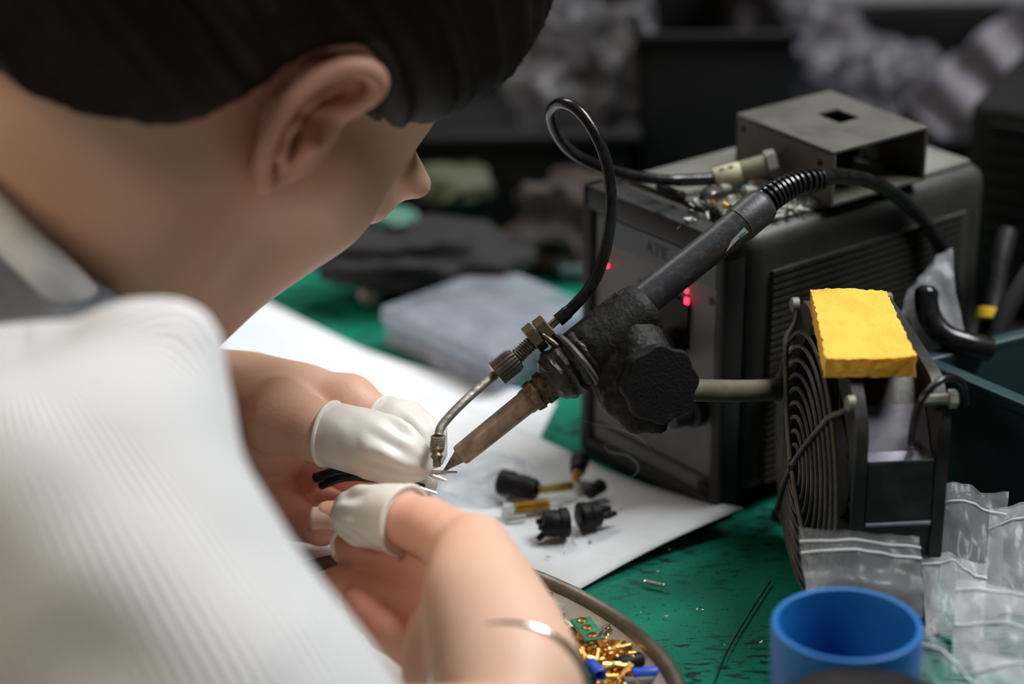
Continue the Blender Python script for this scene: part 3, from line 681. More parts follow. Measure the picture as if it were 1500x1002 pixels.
# ================================================================== black plugs on the paper
M['plug']=mat('black_plug',(.006,.006,.006),.5,spec=.25,col2=(.010,.010,.010),nscale=200,bump=.2,bscale=600)
M['goldd']=mat('gold_connector',(.62,.42,.12),.3,1,col2=(.40,.26,.07),nscale=220)
zp=.0018
def gp(px,py,h=0): return G(px,py,zp+h)
def plug(label,a,b,ra,rb,prong=None,gold=None,name='black_plug',clip=None):
    a=np.array(a);b=np.array(b); L=np.linalg.norm(b-a); t=thing(name,label,'plug',(a+b)/2*[1,1,0]+[0,0,TZ+zp],'black plugs scattered on the paper')
    MB().lathe(a,b,[(0,ra*.8),(.0006,ra),(L*.35,ra),(L*.4,ra*.88),(L*.5,ra*.88),(L*.55,(ra+rb)/2),(L*.93,rb),(L,rb*.85)],20).build('housing',M['plug'],t)
    ax=nrmz(b-a); sd=nrmz(np.cross(ax,zz))
    if prong:
        for s_ in(-1,1):
            p=b+sd*s_*rb*.5; MB().lathe(p-ax*.002,p+ax*prong,[(0,rb*.33),(prong*.9,rb*.33),(prong+.002,rb*.2)],10).build('prong',M['plug'],t)
    if gold is not None:
        g=b+(np.array(gold)-b)*0; MB().lathe(b,np.array(gold),[(0,.0018)]+[(np.linalg.norm(np.array(gold)-b)*i/12,.0018 if i%2 else .0015) for i in range(1,13)],12).build('gold_contact',M['goldd'],t)
    if clip:
        p,q=clip; MB().tube([p,q],.0012,8).build('clip',M['plug'],t)
    return t
plug('black barrel plug nearest the plastic film with ribbed gold contact to its right',gp(732,706,.005),gp(786,718,.005),.0050,.0040,gold=gp(838,712,.003))
plug('short black cap with gold neck, farthest up on the paper',gp(850,672,.006),gp(846,690,.006),.0036,.0030,gold=gp(843,706,.003))
plug('thin black sleeve lying behind the two-pronged plug',gp(862,724,.003),gp(882,710,.004),.0024,.0028)
plug('rightmost black plug with two prongs pointing right',gp(848,758,.006),gp(878,752,.006),.0052,.0046,prong=.0055)
plug('black plug with splayed clip, nearest the paper\'s front edge',gp(834,765,.006),gp(795,768,.006),.0054,.0046,clip=(gp(800,778,.004),gp(788,790,.001)),prong=.002)
a,b=gp(752,744,.0026),gp(804,739,.0026); L=np.linalg.norm(b-a)
o=MB().lathe(a,b,[(L*i/19,.0026 if i%2 else .0020) for i in range(20)],12).build('gold_spring_contact',M['goldd']); tag(o,'ridged gold contact lying between two black plugs','contact')
a,b=gp(738,748,.002),gp(752,750,.002)
o=MB().lathe(a,b,[(0,.003),(.003,.0034),(.004,.002)],10).build('plastic_stopper',film('clear_plastic',(.6,.6,.6),.55)); tag(o,'small clear plastic cap at the end of the gold contact','cap')
a,b=gp(744,761,.001),gp(770,757,.0012)
o=MB().tube([a,b],.0008,8).build('silver_pin',M['silver']); tag(o,'short silver pin beside the hand on the paper','pin')
crumbs('metal_scraps',lambda:gp(random.choice([890,905,965,985,830,870,840,800,1010,1020,925,812])+random.gauss(0,10),random.choice([728,760,800,802,770,776])+random.gauss(0,9),.0001),60,M['nut'],.0003,.0007,None,'tiny dark clippings and scraps scattered on the white paper','scraps')
crumbs('solder_flakes',lambda:G(random.uniform(930,1120),random.uniform(815,960),.0),34,M['silver'],.0002,.0006,None,'tiny shiny solder flakes scattered on the green mat','scraps')
a,b=G(944,852,.0012),G(976,858,.0012)
o=MB().lathe(a,b,[(i*.0006,.0008 if i%2 else .0006) for i in range(13)],8).build('solder_snippet',M['silver']); tag(o,'short shiny solder snippet on the green mat beside the paper','snippet')
th_=spline([G(1128,852,.0004),G(1110,880,.0004),G(1088,915,.0004),G(1065,955,.0004),G(1046,1004,.0004)],8)
o=MB().tube(th_,.0003,6).build('black_thread',M['black']); tag(o,'thin black thread lying on the green mat left of the blue cup','thread')
# crumpled film by the tips
def crumple(name,c,rad,m,label,cat='plastic bag',seed=0,amp=.35,sub=5,sc=None,mast=None,parts=None):
    bm=bmesh.new(); bmesh.ops.create_icosphere(bm,subdivisions=sub,radius=1); c=np.array(c); rad=np.array(rad); mb=MB(); vs=[]
    for v in bm.verts:
        p=v.co; f=1
        r1=abs(mnoise.noise(p*1.4+Vector((seed,0,0)))); r2=abs(mnoise.noise(p*3.1+Vector((0,seed,0)))); r3=mnoise.noise(p*6+Vector((0,0,seed)))
        f=1+amp*(1.2*(.35-r1*1.8)+.30*(.25-r2*1.5)+.05*r3)
        q=c+np.array(p)*rad*f; q[2]=max(q[2],TZ+.0015); vs.append(q)
    bm.verts.index_update(); mb.add(vs,[tuple(v.index for v in f.verts) for f in bm.faces]); bm.free()
    return tag(mb.build(name,m),label,cat)
M['film']=film('thin_film',(.75,.77,.80),.22,.2)
M['filmg']=film('milky_film',(.15,.145,.175),.38,.35)
M['filmd']=film('dusty_film',(.10,.095,.10),.36,.35)
crumple('plastic_film',G(700,700,.004),(.022,.016,.006),M['film'],'crumpled clear plastic film on the paper behind the iron tip','film',3,.5,4)
# ================================================================== dish with parts
M['dish']=mat('worn_steel_dish',(.22,.195,.155),.42,.85,col2=(.13,.115,.085),nscale=60,rough2=.5,bump=.1,bscale=400)
M['dish_in']=mat('dish_inside',(.74,.74,.68),.5,0,col2=(.60,.60,.54),nscale=30)
dcx,dcy,da,db=-.035,.643,.0885,.0945
def se(q,k,z): 
    c,s=math.cos(q),math.sin(q); e=2/1.65
    return np.array([dcx+da*k*math.copysign(abs(c)**e,c),dcy+db*k*math.copysign(abs(s)**e,s),z])
tray=thing('metal_dish','worn pointed-oval metal dish full of small gold pins under her wrist','dish',(dcx,dcy,TZ))
def dish(ks,name,m):
    mb=MB(); n=120
    for k,z in ks:
        for i in range(n): mb.v.append(tuple(se(2*math.pi*i/n,k,TZ+z)))
    for r in range(len(ks)-1):
        for i in range(n): mb.f.append((r*n+i,r*n+(i+1)%n,(r+1)*n+(i+1)%n,(r+1)*n+i))
    mb.f.append(tuple(range(n))[::-1]); mb.f.append(tuple((len(ks)-1)*n+i for i in range(n)))
    return mb.build(name,m,tray)
dish([(.62,.0015),(.82,.0018),(.93,.009),(.965,.0118),(.99,.0125),(1.01,.0112),(1.005,.0100),(.965,.0100),(.86,.0008),(.8,.0005)][:7],'rim',M['dish']) if False else None
mb=MB(); n=120; ks=[(.945,.0090),(.952,.0112),(.968,.0124),(.988,.0124),(1.005,.0108),(.998,.0096),(.975,.0100),(.955,.0075),(.90,.0012),(.87,.0008),(.87,.0016),(.89,.0018)]
for k,z in ks:
    for i in range(n): mb.v.append(tuple(se(2*math.pi*i/n,k,TZ+z)))
for r in range(len(ks)):
    for i in range(n): r2=(r+1)%len(ks); mb.f.append((r*n+i,r*n+(i+1)%n,r2*n+(i+1)%n,r2*n+i))
mb.build('rim',M['dish'],tray)
mb=MB(); ks=[(.946,.0092),(.90,.0040),(.84,.0032),(.4,.0030),(.02,.0030)]
for k,z in ks:
    for i in range(n): mb.v.append(tuple(se(2*math.pi*i/n,k,TZ+z)))
for r in range(len(ks)-1):
    for i in range(n): mb.f.append((r*n+i,r*n+(i+1)%n,(r+1)*n+(i+1)%n,(r+1)*n+i))
mb.f.append(tuple(4*n+i for i in range(n))); mb.build('bowl',M['dish_in'],tray)
# gold pins: one of a kind, then copies
M['pin']=mat('gold_pin_metal',(.90,.58,.20),.25,1,col2=(.75,.42,.12),nscale=300)
pin=MB().lathe((0,0,0),(1,0,0),[(-.0040,.0003),(-.0036,.0007),(-.001,.0007),(-.0009,.0011),(.0006,.0011),(.0007,.0008),(.0038,.0008),(.0041,.0004)],7).build('gold_pin',M['pin'],loc=(0,0,0))
tag(pin,'tiny turned gold contact pin heaped in the metal dish','pin','gold contact pins heaped in the dish')
spots=[]
pc=G(893,962,.006)
for i in range(290):
    for _ in range(30):
        x=pc[0]+random.gauss(-.003,.0098); y=pc[1]+random.gauss(-.001,.0110)
        k=(abs((x-dcx)/da)**1.65+abs((y-dcy)/db)**1.65)
        if k<.80: break
    rr=math.hypot(x-pc[0],y-pc[1]); h=.0042+random.random()*max(.0003,.0065*(1-rr/.026))
    spots.append((x,y,TZ+h))
for i,(x,y,z) in enumerate(spots):
    o=pin if i==0 else pin.copy()
    if i: C.objects.link(o)
    o.scale=(1.2,1.2,1.2); o.location=(x,y,z); o.rotation_euler=(random.uniform(0,6),random.uniform(-.35,.35),random.gauss(2.3,.8))
# circuit strip
cs=thing('circuit_strip','small green circuit strip with three gold pads on the heap of pins','circuit board',G(864,922,.010))
a,b=G(850,907,.0105),G(872,938,.0105); t=nrmz(b-a); sN=nrmz(np.cross(zz,t)); L=np.linalg.norm(b-a)
MB().box((a+b)/2,(L/2,.0034,.0006),[t,sN,zz],bev=.0002).build('board',mat('pcb_green',(.03,.17,.09),.4,col2=(.06,.24,.14),nscale=300),cs)
for k in(.15,.5,.85):
    c=a+(b-a)*k-sN*.0002+zz*.0007; MB().lathe(c,c+zz,[(0,.0017),(.0004,.0016),(.0006,.001)],12).build('gold_pad',M['gold'],cs)
mb=MB(); hp=[]
a,b=G(874,936,.010),G(892,921,.010); t=nrmz(b-a); 
for i in range(60): q=i*.75; hp.append(a+(b-a)*i/59+.0016*(math.cos(q)*zz+math.sin(q)*nrmz(np.cross(t,zz))))
o=mb.tube(hp,.00035,6).build('small_spring',M['silver']); tag(o,'tiny silver coil spring beside the green circuit strip','spring')
M['blue']=mat('blue_sleeve',(.02,.09,.50),.4,bump=.1)
def tubeitem(px0,px1,r,m,name,label,h=.009):
    a,b=G(*px0,h),G(*px1,h); L=np.linalg.norm(b-a)
    return tag(MB().lathe(a,b,[(.0003,r*.6),(0,r*.9),(.0004,r),(L-.0004,r),(L,r*.9),(L-.001,r*.55),(L-.003,r*.5)],16).build(name,m),label,name.split('_')[-1])
tubeitem((864,972),(880,990),.0022,M['blue'],'blue_sleeve','short blue insulating sleeve standing up among the gold pins',.0115)
tubeitem((926,989),(978,984),.0022,M['blue'],'blue_sleeve','longer blue insulating sleeve lying near the dish\'s pointed end',.0075)
tubeitem((915,1000),(972,992),.0017,mat('grey_sleeve',(.16,.16,.18),.35),'grey_sleeve','dark grey sleeve lying alongside the longer blue sleeve',.0062)
tubeitem((900,975),(940,966),.0026,M['plug'],'black_sleeve','black bulbous sleeve lying across the gold pins',.0075)
tubeitem((852,985),(862,1000),.0028,M['plug'],'black_sleeve','stubby black sleeve at the front of the heap beside her wrist',.010)
tubeitem((796,872),(812,880),.0030,M['plug'],'black_sleeve','black cap lying inside the far edge of the dish',.006)
tubeitem((806,900),(824,906),.0022,M['nut'],'grey_ferrule','grey ferrule lying between her forearm and the circuit strip',.006)
tubeitem((812,888),(828,892),.0018,M['film'],'clear_tube','short clear tube on the bare part of the dish',.006)
tubeitem((505,826),(560,838),.0034,M['plug'],'dark_ferrule','dark glossy ferrule visible under her right index finger',.010)
tubeitem((560,838),(596,856),.0022,M['brass'],'brass_ferrule','brass ferrule visible in the dish between her fingers',.009)
# ================================================================== blue cup, black cap
M['bluecup']=mat('blue_plastic',(.006,.115,.36),.42,col2=(.008,.13,.40),nscale=20,sss=.15)
cc=G(1241,912,.05); cr=.0222
cup=thing('blue_cup','open round blue plastic cup standing on the green mat','cup',(cc[0],cc[1],TZ))
p=np.array([cc[0],cc[1],TZ])
def shell(p,prof,seg,name,m,par):
    mb=MB(); 
    for t,r in prof:
        for k in range(seg): q=2*math.pi*k/seg; mb.v.append((p[0]+r*math.cos(q),p[1]+r*math.sin(q),p[2]+t))
    for i in range(len(prof)-1):
        for k in range(seg): mb.f.append((i*seg+k,i*seg+(k+1)%seg,(i+1)*seg+(k+1)%seg,(i+1)*seg+k))
    mb.f.append(tuple(range(seg))); mb.f.append(tuple((len(prof)-1)*seg+k for k in range(seg)))
    return mb.build(name,m,par)
shell(p,[(0,cr*.93),(.001,cr*.95),(.0485,cr),(.0497,cr-.0004),(.05,cr-.0012),(.0497,cr-.002),(.0485,cr-.0024),(.004,cr*.86),(.003,cr*.8)],56,'cup_body',M['bluecup'],cup)
pk=G(1262,1040,.052); pk=np.array([pk[0],pk[1]-.012,TZ])
cap=thing('black_jar','black round jar lid rising in front of the blue cup, bottom right','jar',pk)
shell(pk,[(0,.026),(.048,.026)],40,'jar_body',M['black'],cap)
shell(pk,[(.042,.0275),(.054,.0275),(.0565,.0265),(.0575,.024),(.0575,.002)],48,'jar_lid',M['black'],cap)
# ================================================================== zip bags
M['zip']=film('zip_bag_film',(.48,.51,.53),.17,.22)
M['zip2']=film('zip_bag_film_milky',(.56,.58,.60),.30,.26)
M['zipline']=mat('zip_strip',(.72,.76,.78),.3,alpha=.85)
def zbag(label,tl,tr,br,bl,m,seed,zipt=(.16,),bul=.004,group='clear zip bags heaped at the right'):
    tl,tr,br,bl=[np.array(D(*q)) for q in(tl,tr,br,bl)]
    for q in (tl,tr,br,bl): q[2]=max(q[2],TZ+.001)
    nrm=nrmz(np.cross(tr-tl,bl-tl)); nrm = nrm if nrm@(-FW)>0 else -nrm
    t=thing('zip_bag',label,'plastic bag',(tl+tr+br+bl)/4*[1,1,0]+[0,0,min(tl[2],bl[2],br[2])],group)
    def P(u,v,s):
        p=(tl*(1-u)+tr*u)*(1-v)+(bl*(1-u)+br*u)*v; e=math.sin(math.pi*u)*min(1,math.sin(math.pi*v)+.15)
        w=mnoise.noise(Vector((u*2.3+seed,v*2.1,seed)))*.0035+mnoise.noise(Vector((u*6+seed,v*5,seed)))*.0012
        q=p+nrm*(w+s*bul*e+.0012*s*(.1+e)); q[2]=max(q[2],TZ+.0006); return q
    for s,nm in((1,'front_film'),(-1,'back_film')): 
        MB().grid(lambda u,v,s=s:P(u,v,s),26,26).build(nm,m,t)
    for z in zipt: MB().tube([P(u,z,1)+nrm*.0004 for u in np.linspace(0,1,24)],.00045,6).build('zip_strip',M['zipline'],t)
    return t
zbag('clear zip bag leaning on the fan directly behind the blue cup',(1170,772,.765),(1346,786,.768),(1352,905,.755),(1182,900,.752),M['zip'],1,(.16,.3))
zbag('clear zip bag standing upright right of the fan, its top corner highest',(1384,708,.80),(1476,724,.80),(1462,905,.772),(1362,890,.772),M['zip'],4,(.18,))
zbag('milky zip bag lying at the middle of the heap, zip line slanting',(1350,800,.775),(1445,830,.772),(1440,940,.752),(1356,930,.752),M['zip2'],7,(.2,))
zbag('milky zip bag behind the heap at the picture\'s right edge',(1450,745,.80),(1560,730,.80),(1570,900,.775),(1440,900,.775),M['zip2'],11,(.2,))
zbag('crumpled milky zip bag with a bright fold, lying front right',(1400,850,.750),(1560,880,.748),(1580,1010,.725),(1395,985,.728),M['zip2'],15,(.12,.5))
zbag('greyish zip bag lying lowest beside the blue cup',(1350,915,.735),(1440,1000,.720),(1420,1080,.712),(1345,1060,.712),M['zip'],19,(.2,))
zbag('long clear zip bag in the bottom right corner',(1420,960,.728),(1600,985,.722),(1620,1090,.70),(1440,1080,.70),M['zip2'],23,(.25,))
# ================================================================== teal bin, hook bag, pliers
M['teal']=mat('teal_bin',(.016,.042,.050),.45,col2=(.022,.052,.060),nscale=25,bump=.1)
def open_bin(name,label,corner,u,v,Lu,Lv,h,m,wall=.003,lip=.006,cat='bin',group=None):
    c=np.array([corner[0],corner[1],TZ]); t=thing(name,label,cat,c+u*Lu/2+v*Lv/2,group); A=[u,v,zz]
    def B(a,b,z,ha,hb,hz,nm,bev=.0008): MB().box(c+u*a+v*b+zz*z,(ha,hb,hz),A,bev=bev).build(nm,m,t)
    B(Lu/2,Lv/2,.002,Lu/2,Lv/2,.0015,'bottom')
    B(Lu/2,wall/2,h/2,Lu/2,wall/2,h/2,'side_wall'); B(Lu/2,Lv-wall/2,h/2,Lu/2,wall/2,h/2,'side_wall')
    B(wall/2,Lv/2,h/2,wall/2,Lv/2,h/2,'end_wall'); B(Lu-wall/2,Lv/2,h/2,wall/2,Lv/2,h/2,'end_wall')
    mb=MB()
    for a,b,ha,hb in((Lu/2,0,Lu/2+lip*.5,lip*.5),(Lu/2,Lv,Lu/2+lip*.5,lip*.5),(0,Lv/2,lip*.5,Lv/2-lip*.5),(Lu,Lv/2,lip*.5,Lv/2-lip*.5)):
        mb.box(c+u*a+v*b+zz*(h-.001),(ha,hb,.0022),A,bev=.0009)
    mb.build('rim',m,t); return t
kb_=G(1352,528,.060)
open_bin('teal_bin','dark teal open plastic bin right of the fan',kb_,nrmz([.86,.50,0]),nrmz([.62,-.785,0]),.24,.13,.060,M['teal'])
# bag with black hook-shaped handle behind the bin corner
M['clearbag']=film('small_clear_bag',(.80,.82,.86),.20,.2)
hb=zbag('small clear bag with pointed top standing behind the teal bin corner',(1330,425,.872),(1394,362,.872),(1412,500,.862),(1306,505,.86),M['clearbag'],31,(),.004,None)
hk=spline([D(1359,418,.862),D(1357,445,.862),D(1366,472,.861),D(1388,494,.860),D(1420,505,.86),D(1450,512,.862)],8)
o=MB().tube(hk,[.0022+.0022*min(1,i/3) for i in range(len(hk))],16).build('black_handle',M['hose']); tag(o,'black curved rubber hook standing in the small clear bag','hook'); o.name='rubber_hook'
pl=thing('pliers','pliers with a yellow ring on black handle, leaning in the teal bin','pliers',D(1440,520,.90))
MB().tube(spline([D(1440,520,.90),D(1448,480,.90),D(1456,440,.905),D(1466,380,.91),D(1476,340,.915)],6),.0040,14).build('grip',M['black'],pl)
MB().lathe(D(1449,472,.899),D(1452,455,.90),[(0,.0050),(.0005,.0056),(.004,.0056),(.0045,.005)],16).build('yellow_ring',mat('yellow_ring',(.75,.50,.02),.5),pl)
MB().tube(spline([D(1452,520,.892),D(1468,470,.892),D(1490,430,.892),D(1512,395,.892)],6),.0036,14).build('grip',mat('grey_grip',(.025,.025,.026),.6),pl)
# ================================================================== background clutter
M['dark']=mat('dark_plastic_bin',(.005,.0055,.006),.7,col2=(.009,.009,.0095),nscale=12,spec=.2)
M['darkteal']=mat('dark_teal_plastic',(.006,.014,.018),.5)
M['darkgreen']=mat('dark_green_cloth',(.006,.022,.018),.9)
X=nrmz([1,.05,0]); Y=nrmz([-.05,1,0])
open_bin('black_bin','low black bin behind the plastic case, crumpled bag heaped in it',(-.10,1.065),X,Y,.155,.22,.050,M['dark'],lip=.010,group='black bins at the back of the bench')
open_bin('black_bin','tall black bin directly behind the soldering station',(.060,1.09),X,Y,.072,.22,.092,M['dark'],lip=.006,group='black bins at the back of the bench')
open_bin('black_bin','low black bin behind the steel box, holding the bulging bags',(.142,1.12),X,Y,.20,.24,.030,M['dark'],lip=.006,group='black bins at the back of the bench')
ma=[nrmz([.90,-.42,0]),nrmz([.42,.90,0])]; mcc=np.array([.330,1.015,TZ])
mc=thing('black_machine','black louvred power unit standing right of the soldering station','power unit',mcc)
MB().box(mcc+zz*.047,(.110,.085,.046),[ma[0],ma[1],zz],bev=.005).build('housing',M['dark'],mc)
lv=MB().box(mcc+zz*.016-ma[1]*.086,(.10,.0012,.002),[ma[0],ma[1],zz],bev=.0006).build('louvre',M['dark'],mc)
for i in range(1,10): r=lv.copy(); C.objects.link(r); r.parent=mc; r.location=(0,0,i*.0075)
crumple('plastic_bag',D(850,110,1.17),(.036,.04,.040),M['filmd'],'grey crumpled plastic bag rising behind the hose loop, near her hair',seed=2,amp=.4)
crumple('plastic_bag',D(925,70,1.21),(.012,.02,.036),M['filmg'],'lilac strip of plastic bag beside the grey bag behind the hose loop',seed=12,amp=.3)
crumple('plastic_bag',D(1170,85,1.25),(.036,.04,.030),M['filmg'],'crumpled clear bag with glossy highlight above the steel box',seed=5,amp=.4)
crumple('plastic_bag',D(1300,125,1.22),(.028,.03,.024),M['filmg'],'grey rounded plastic bag right of the glossy one',seed=8,amp=.35)
# folded pale sleeve running up to the top right corner
def slab_between(name,label,pts,wpx,d,m,th=.01,cat='foam sheet'):
    P=spline([D(*p) for p in pts],8); mb=MB(); up=nrmz(UW)
    for i,p in enumerate(P):
        t=nrmz(P[min(i+1,len(P)-1)]-P[max(i-1,0)]); n_=nrmz(np.cross(t,FW)); w=R(wpx,d)*(1+.06*math.sin(i*.9))
        for a,b in((-1,-1),(1,-1),(1,1),(-1,1)): mb.v.append(tuple(p+n_*w*a+FW*th*b+FW*.006*math.sin(i*.8+a)))
    for i in range(len(P)-1):
        for k in range(4): mb.f.append((i*4+k,i*4+(k+1)%4,(i+1)*4+(k+1)%4,(i+1)*4+k))
    mb.f+=[(0,1,2,3),tuple(4*(len(P)-1)+k for k in(3,2,1,0))]
    return tag(mb.build(name,m),label,cat)
M['foam']=mat('lilac_grey_foam',(.14,.13,.165),.75,col2=(.09,.09,.10),nscale=12)
slab_between('foam_sleeve','lilac grey packing sleeve slanting up to the top right corner',[(1350,180,1.20),(1410,125,1.20),(1470,75,1.20),(1540,20,1.20)],42,1.20,M['foam'])
o=MB().box(D(1420,-26,1.46),(.105,.03,.006),[X,Y,zz],bev=.003).build('foam_board',mat('pale_board',(.34,.38,.42),.7)); tag(o,'pale blue-grey board lying across the back at the very top','board')
o=MB().box(D(1010,-18,1.50),(.05,.03,.006),[X,Y,zz],bev=.003).build('foam_board',mat('grey_board',(.14,.14,.14),.7)); tag(o,'grey board at the back, top edge above the dark gap','board')
open_bin('teal_bin','very dark teal bin at the back behind the bulging bags',(.16,1.40),X,Y,.22,.2,.070,M['darkteal'])
crumple('dark_cloth',D(1500,190,1.20),(.022,.03,.030),M['darkgreen'],'dark green cloth at the right edge below the packing sleeve','cloth',seed=21,amp=.3,sub=4)
crumple('brown_cloth',D(835,330,1.10),(.028,.02,.026),mat('brown_cloth',(.035,.026,.020),.9,col2=(.05,.04,.032),nscale=30),'dark brown crumpled cloth left of the station','cloth',seed=31,amp=.35,sub=4)
crumple('olive_pouch',D(662,268,1.12),(.020,.02,.010),mat('olive_pouch',(.045,.052,.025),.7),'small olive green pouch just past her cheek','pouch',seed=41,amp=.3,sub=3)
crumple('teal_wrapper',D(578,318,1.06),(.010,.01,.004),mat('pale_teal',(.05,.16,.12),.5),'small pale teal wrapper just in front of her face','wrapper',seed=44,amp=.3,sub=3)
o=MB().box(G(800,402,.004),(.010,.008,.004),[X,Y,zz],bev=.002).build('grey_clip',M['nut']) if False else None
o=MB().box(G(862,395,.004),(.014,.007,.004),[X,Y,zz],bev=.002).build('small_box',mat('smoky_box',(.07,.11,.11),.4)); tag(o,'small smoky grey box on the mat behind the plastic case','box')
crumple('dark_cloth',D(610,372,1.06),(.050,.025,.014),mat('black_cloth',(.010,.010,.011),.8),'black cloth lying flat behind the plastic case','cloth',seed=51,amp=.3,sub=4)
o=MB().lathe(G(535,430,.008),G(545,430,.010),[(0,.004),(.004,.005),(.006,.004)],14).build('metal_button',M['nut']); tag(o,'small round metal button on the mat just behind her chin','button')
# ================================================================== wires held in the fingers, smoke
M['wire']=mat('dark_wire',(.012,.010,.010),.28)
for lab,pts in (('upper black wire pinched under the white finger cots',[(462,700),(500,690),(545,691),(590,694),(612,692),(626,691)]),
                ('lower black wire bending to the right thumb cot',[(470,712),(505,700),(550,701),(585,706),(610,712),(622,715)])):
    w=thing('black_wire',lab,'wire',D(*pts[0],.80)); P=spline([D(*p,.800+.006*(i==0)) for i,p in enumerate(pts)],8)
    MB().tube(P,.0017 if 'upper' in lab else .0013,10).build('insulation',M['wire'],w)
    e=pts[-1]; t0=D(*e,.80)
    ends=[[(e[0],e[1]),(e[0]+18,e[1]+1),(e[0]+44,e[1]+1)],[(e[0],e[1]+1),(e[0]+14,e[1]+8),(e[0]+28,e[1]+13)]] if 'upper' in lab else [[(e[0]-6,e[1]),(e[0]+4,e[1]+4),(e[0]+18,e[1]+8)]]
    for en in ends: MB().tube(spline([D(*p,.7985) for p in en],4),[.0007,.0007,.0007,.0008,.0007,.0008,.0006,.0005,.0004],8).build('bare_strands',M['silver'],w)
    if 'upper' in lab: MB().tube([D(624,692,.7985),D(634,690,.7985)],.0012,8).build('copper_core',mat('copper',(.75,.30,.14),.35,1),w)
sm=bpy.data.materials.new('smoke'); sm.use_nodes=True; nt=sm.node_tree; nt.nodes.clear()
out=nt.nodes.new('ShaderNodeOutputMaterial'); vsn=nt.nodes.new('ShaderNodeVolumeScatter'); vsn.inputs['Color'].default_value=(.9,.95,1,1); vsn.inputs['Density'].default_value=55; nt.links.new(vsn.outputs[0],out.inputs['Volume'])
for lab,pts,r in (('curl of solder smoke drifting below the black knob',[(925,650),(900,650),(886,652),(894,662),(918,667),(932,678),(934,690),(924,699),(905,703)],.0009),
                  ('thin wisp of solder smoke in front of the station\'s lower corner',[(850,615),(875,622),(905,628),(935,640),(960,668)],.0009)):
    P=spline([D(*p,.815) for p in pts],8); o=MB().tube(P,[r*(.4+.8*math.sin(math.pi*i/(len(P)-1))) for i in range(len(P))],8,squash=.6).build('smoke_wisp',sm); tag(o,lab,'smoke')
# ================================================================== the woman
def skin_mat():
    m=mat('skin',(.62,.38,.27),.50,bump=.3,bscale=700,bdist=.0005,sss=.25); nt=m.node_tree; b=nt.nodes['Principled BSDF']
    at=nt.nodes.new('ShaderNodeAttribute'); at.attribute_name='red'
    n=nt.nodes.new('ShaderNodeTexNoise'); n.inputs['Scale'].default_value=70; tc=nt.nodes.new('ShaderNodeTexCoord'); nt.links.new(tc.outputs['Object'],n.inputs['Vector'])
    mx=nt.nodes.new('ShaderNodeMix'); mx.data_type='RGBA'; mx.inputs[6].default_value=(.80,.53,.385,1); mx.inputs[7].default_value=(.74,.47,.33,1); nt.links.new(n.outputs['Fac'],mx.inputs[0])
    m2=nt.nodes.new('ShaderNodeMix'); m2.data_type='RGBA'; m2.inputs[7].default_value=(.72,.31,.22,1); nt.links.new(mx.outputs[2],m2.inputs[6]); nt.links.new(at.outputs['Fac'],m2.inputs[0])
    nt.links.new(m2.outputs[2],b.inputs['Base Color']); return m
M['skin']=skin_mat()
M['hair']=mat('black_hair',(.010,.0075,.0065),.55,spec=.14,col2=(.022,.016,.014),nscale=30,bump=0)
M['white_knit']=mat('white_knit',(.74,.74,.73),.85)
M['grey_knit']=mat('grey_knit',(.20,.22,.25),.85,col2=(.16,.175,.20),nscale=150,bump=.5,bscale=500)
M['cot']=mat('latex_cot',(.80,.77,.70),.42,bump=.12,bscale=250,bdist=.0008,sss=.15)
person=thing('person','woman with dark hair in white ribbed sleeves soldering wires, seen from behind','person',(-.20,.74,0))
# head frame
n2=nrmz(XW*.588-UW*.81); m2=nrmz(XW*.81+UW*.588); al=math.radians(53)
HF=nrmz(math.cos(al)*n2+math.sin(al)*FW); HU=nrmz(m2-(m2@HF)*HF); HR=np.cross(HF,HU)
if HR@FW>0: HR=-HR
EAR=D(431,188,.705); HC=EAR-HR*.070
def H(r,f,u): return HC+HR*r*.001+HF*f*.001+HU*u*.001
AX=[HR,HF,HU]
head=SDF(np.minimum(HC,D(-60,430,.72))-.15,np.maximum(HC,HC)+.16,.0024)
def mm(*a): return [x*.001 for x in a]
head.ell(H(0,-12,46),AX,mm(70,84,78),.02)
head.ell(H(0,46,-4),AX,mm(56,48,64),.02)            # face mass
head.ell(H(0,45,-45),AX,mm(50,46,42),.018)           # lower face
for s_ in(1,-1):
    head.cone(H(57*s_,10,-20),H(46*s_,20,-55),.014,.014,.03)   # jaw ramus
    head.cone(H(46*s_,20,-55),H(12*s_,88,-88),.015,.014,.025)   # jaw line
    head.cone(H(46*s_,58,-8),H(56*s_,30,-2),.014,.012,.02)      # cheekbone
    head.ell(H(34*s_,62,-32),AX,mm(18,18,24),.02)               # cheek
    head.cone(H(30*s_,92,4),H(31*s_,94,4),.009,.009,.012,'sub')  # eye socket
    head.ell(H(30*s_,83,4),AX,mm(13,12,11),.004)                # eyelid
    head.cone(H(20*s_,93,20),H(42*s_,84,20),.006,.005,.01)      # brow
    head.cone(H(8*s_,102,-32),H(7*s_,101,-33),.0065,.006,.005)  # nostril wing
head.cone(H(0,88,8),H(0,104,-26),.007,.0088,.010)
head.cone(H(-18,90,-56),H(18,90,-56),.007,.007,.008); head.cone(H(-14,96,-53),H(14,96,-53),.004,.004,.004); head.cone(H(-13,96,-61),H(13,96,-61),.005,.005,.004)
head.cone(H(-20,101,-57),H(20,101,-57),.0014,.0014,.003,'sub'); head.ell(H(0,88,-86),AX,mm(18,14,14),.012)
NB=D(-120,580,.795); NM=D(90,350,.768)
head.cone(H(0,-22,-30),NM,.052,.052,.03); head.cone(NM,NB,.050,.048,.02)
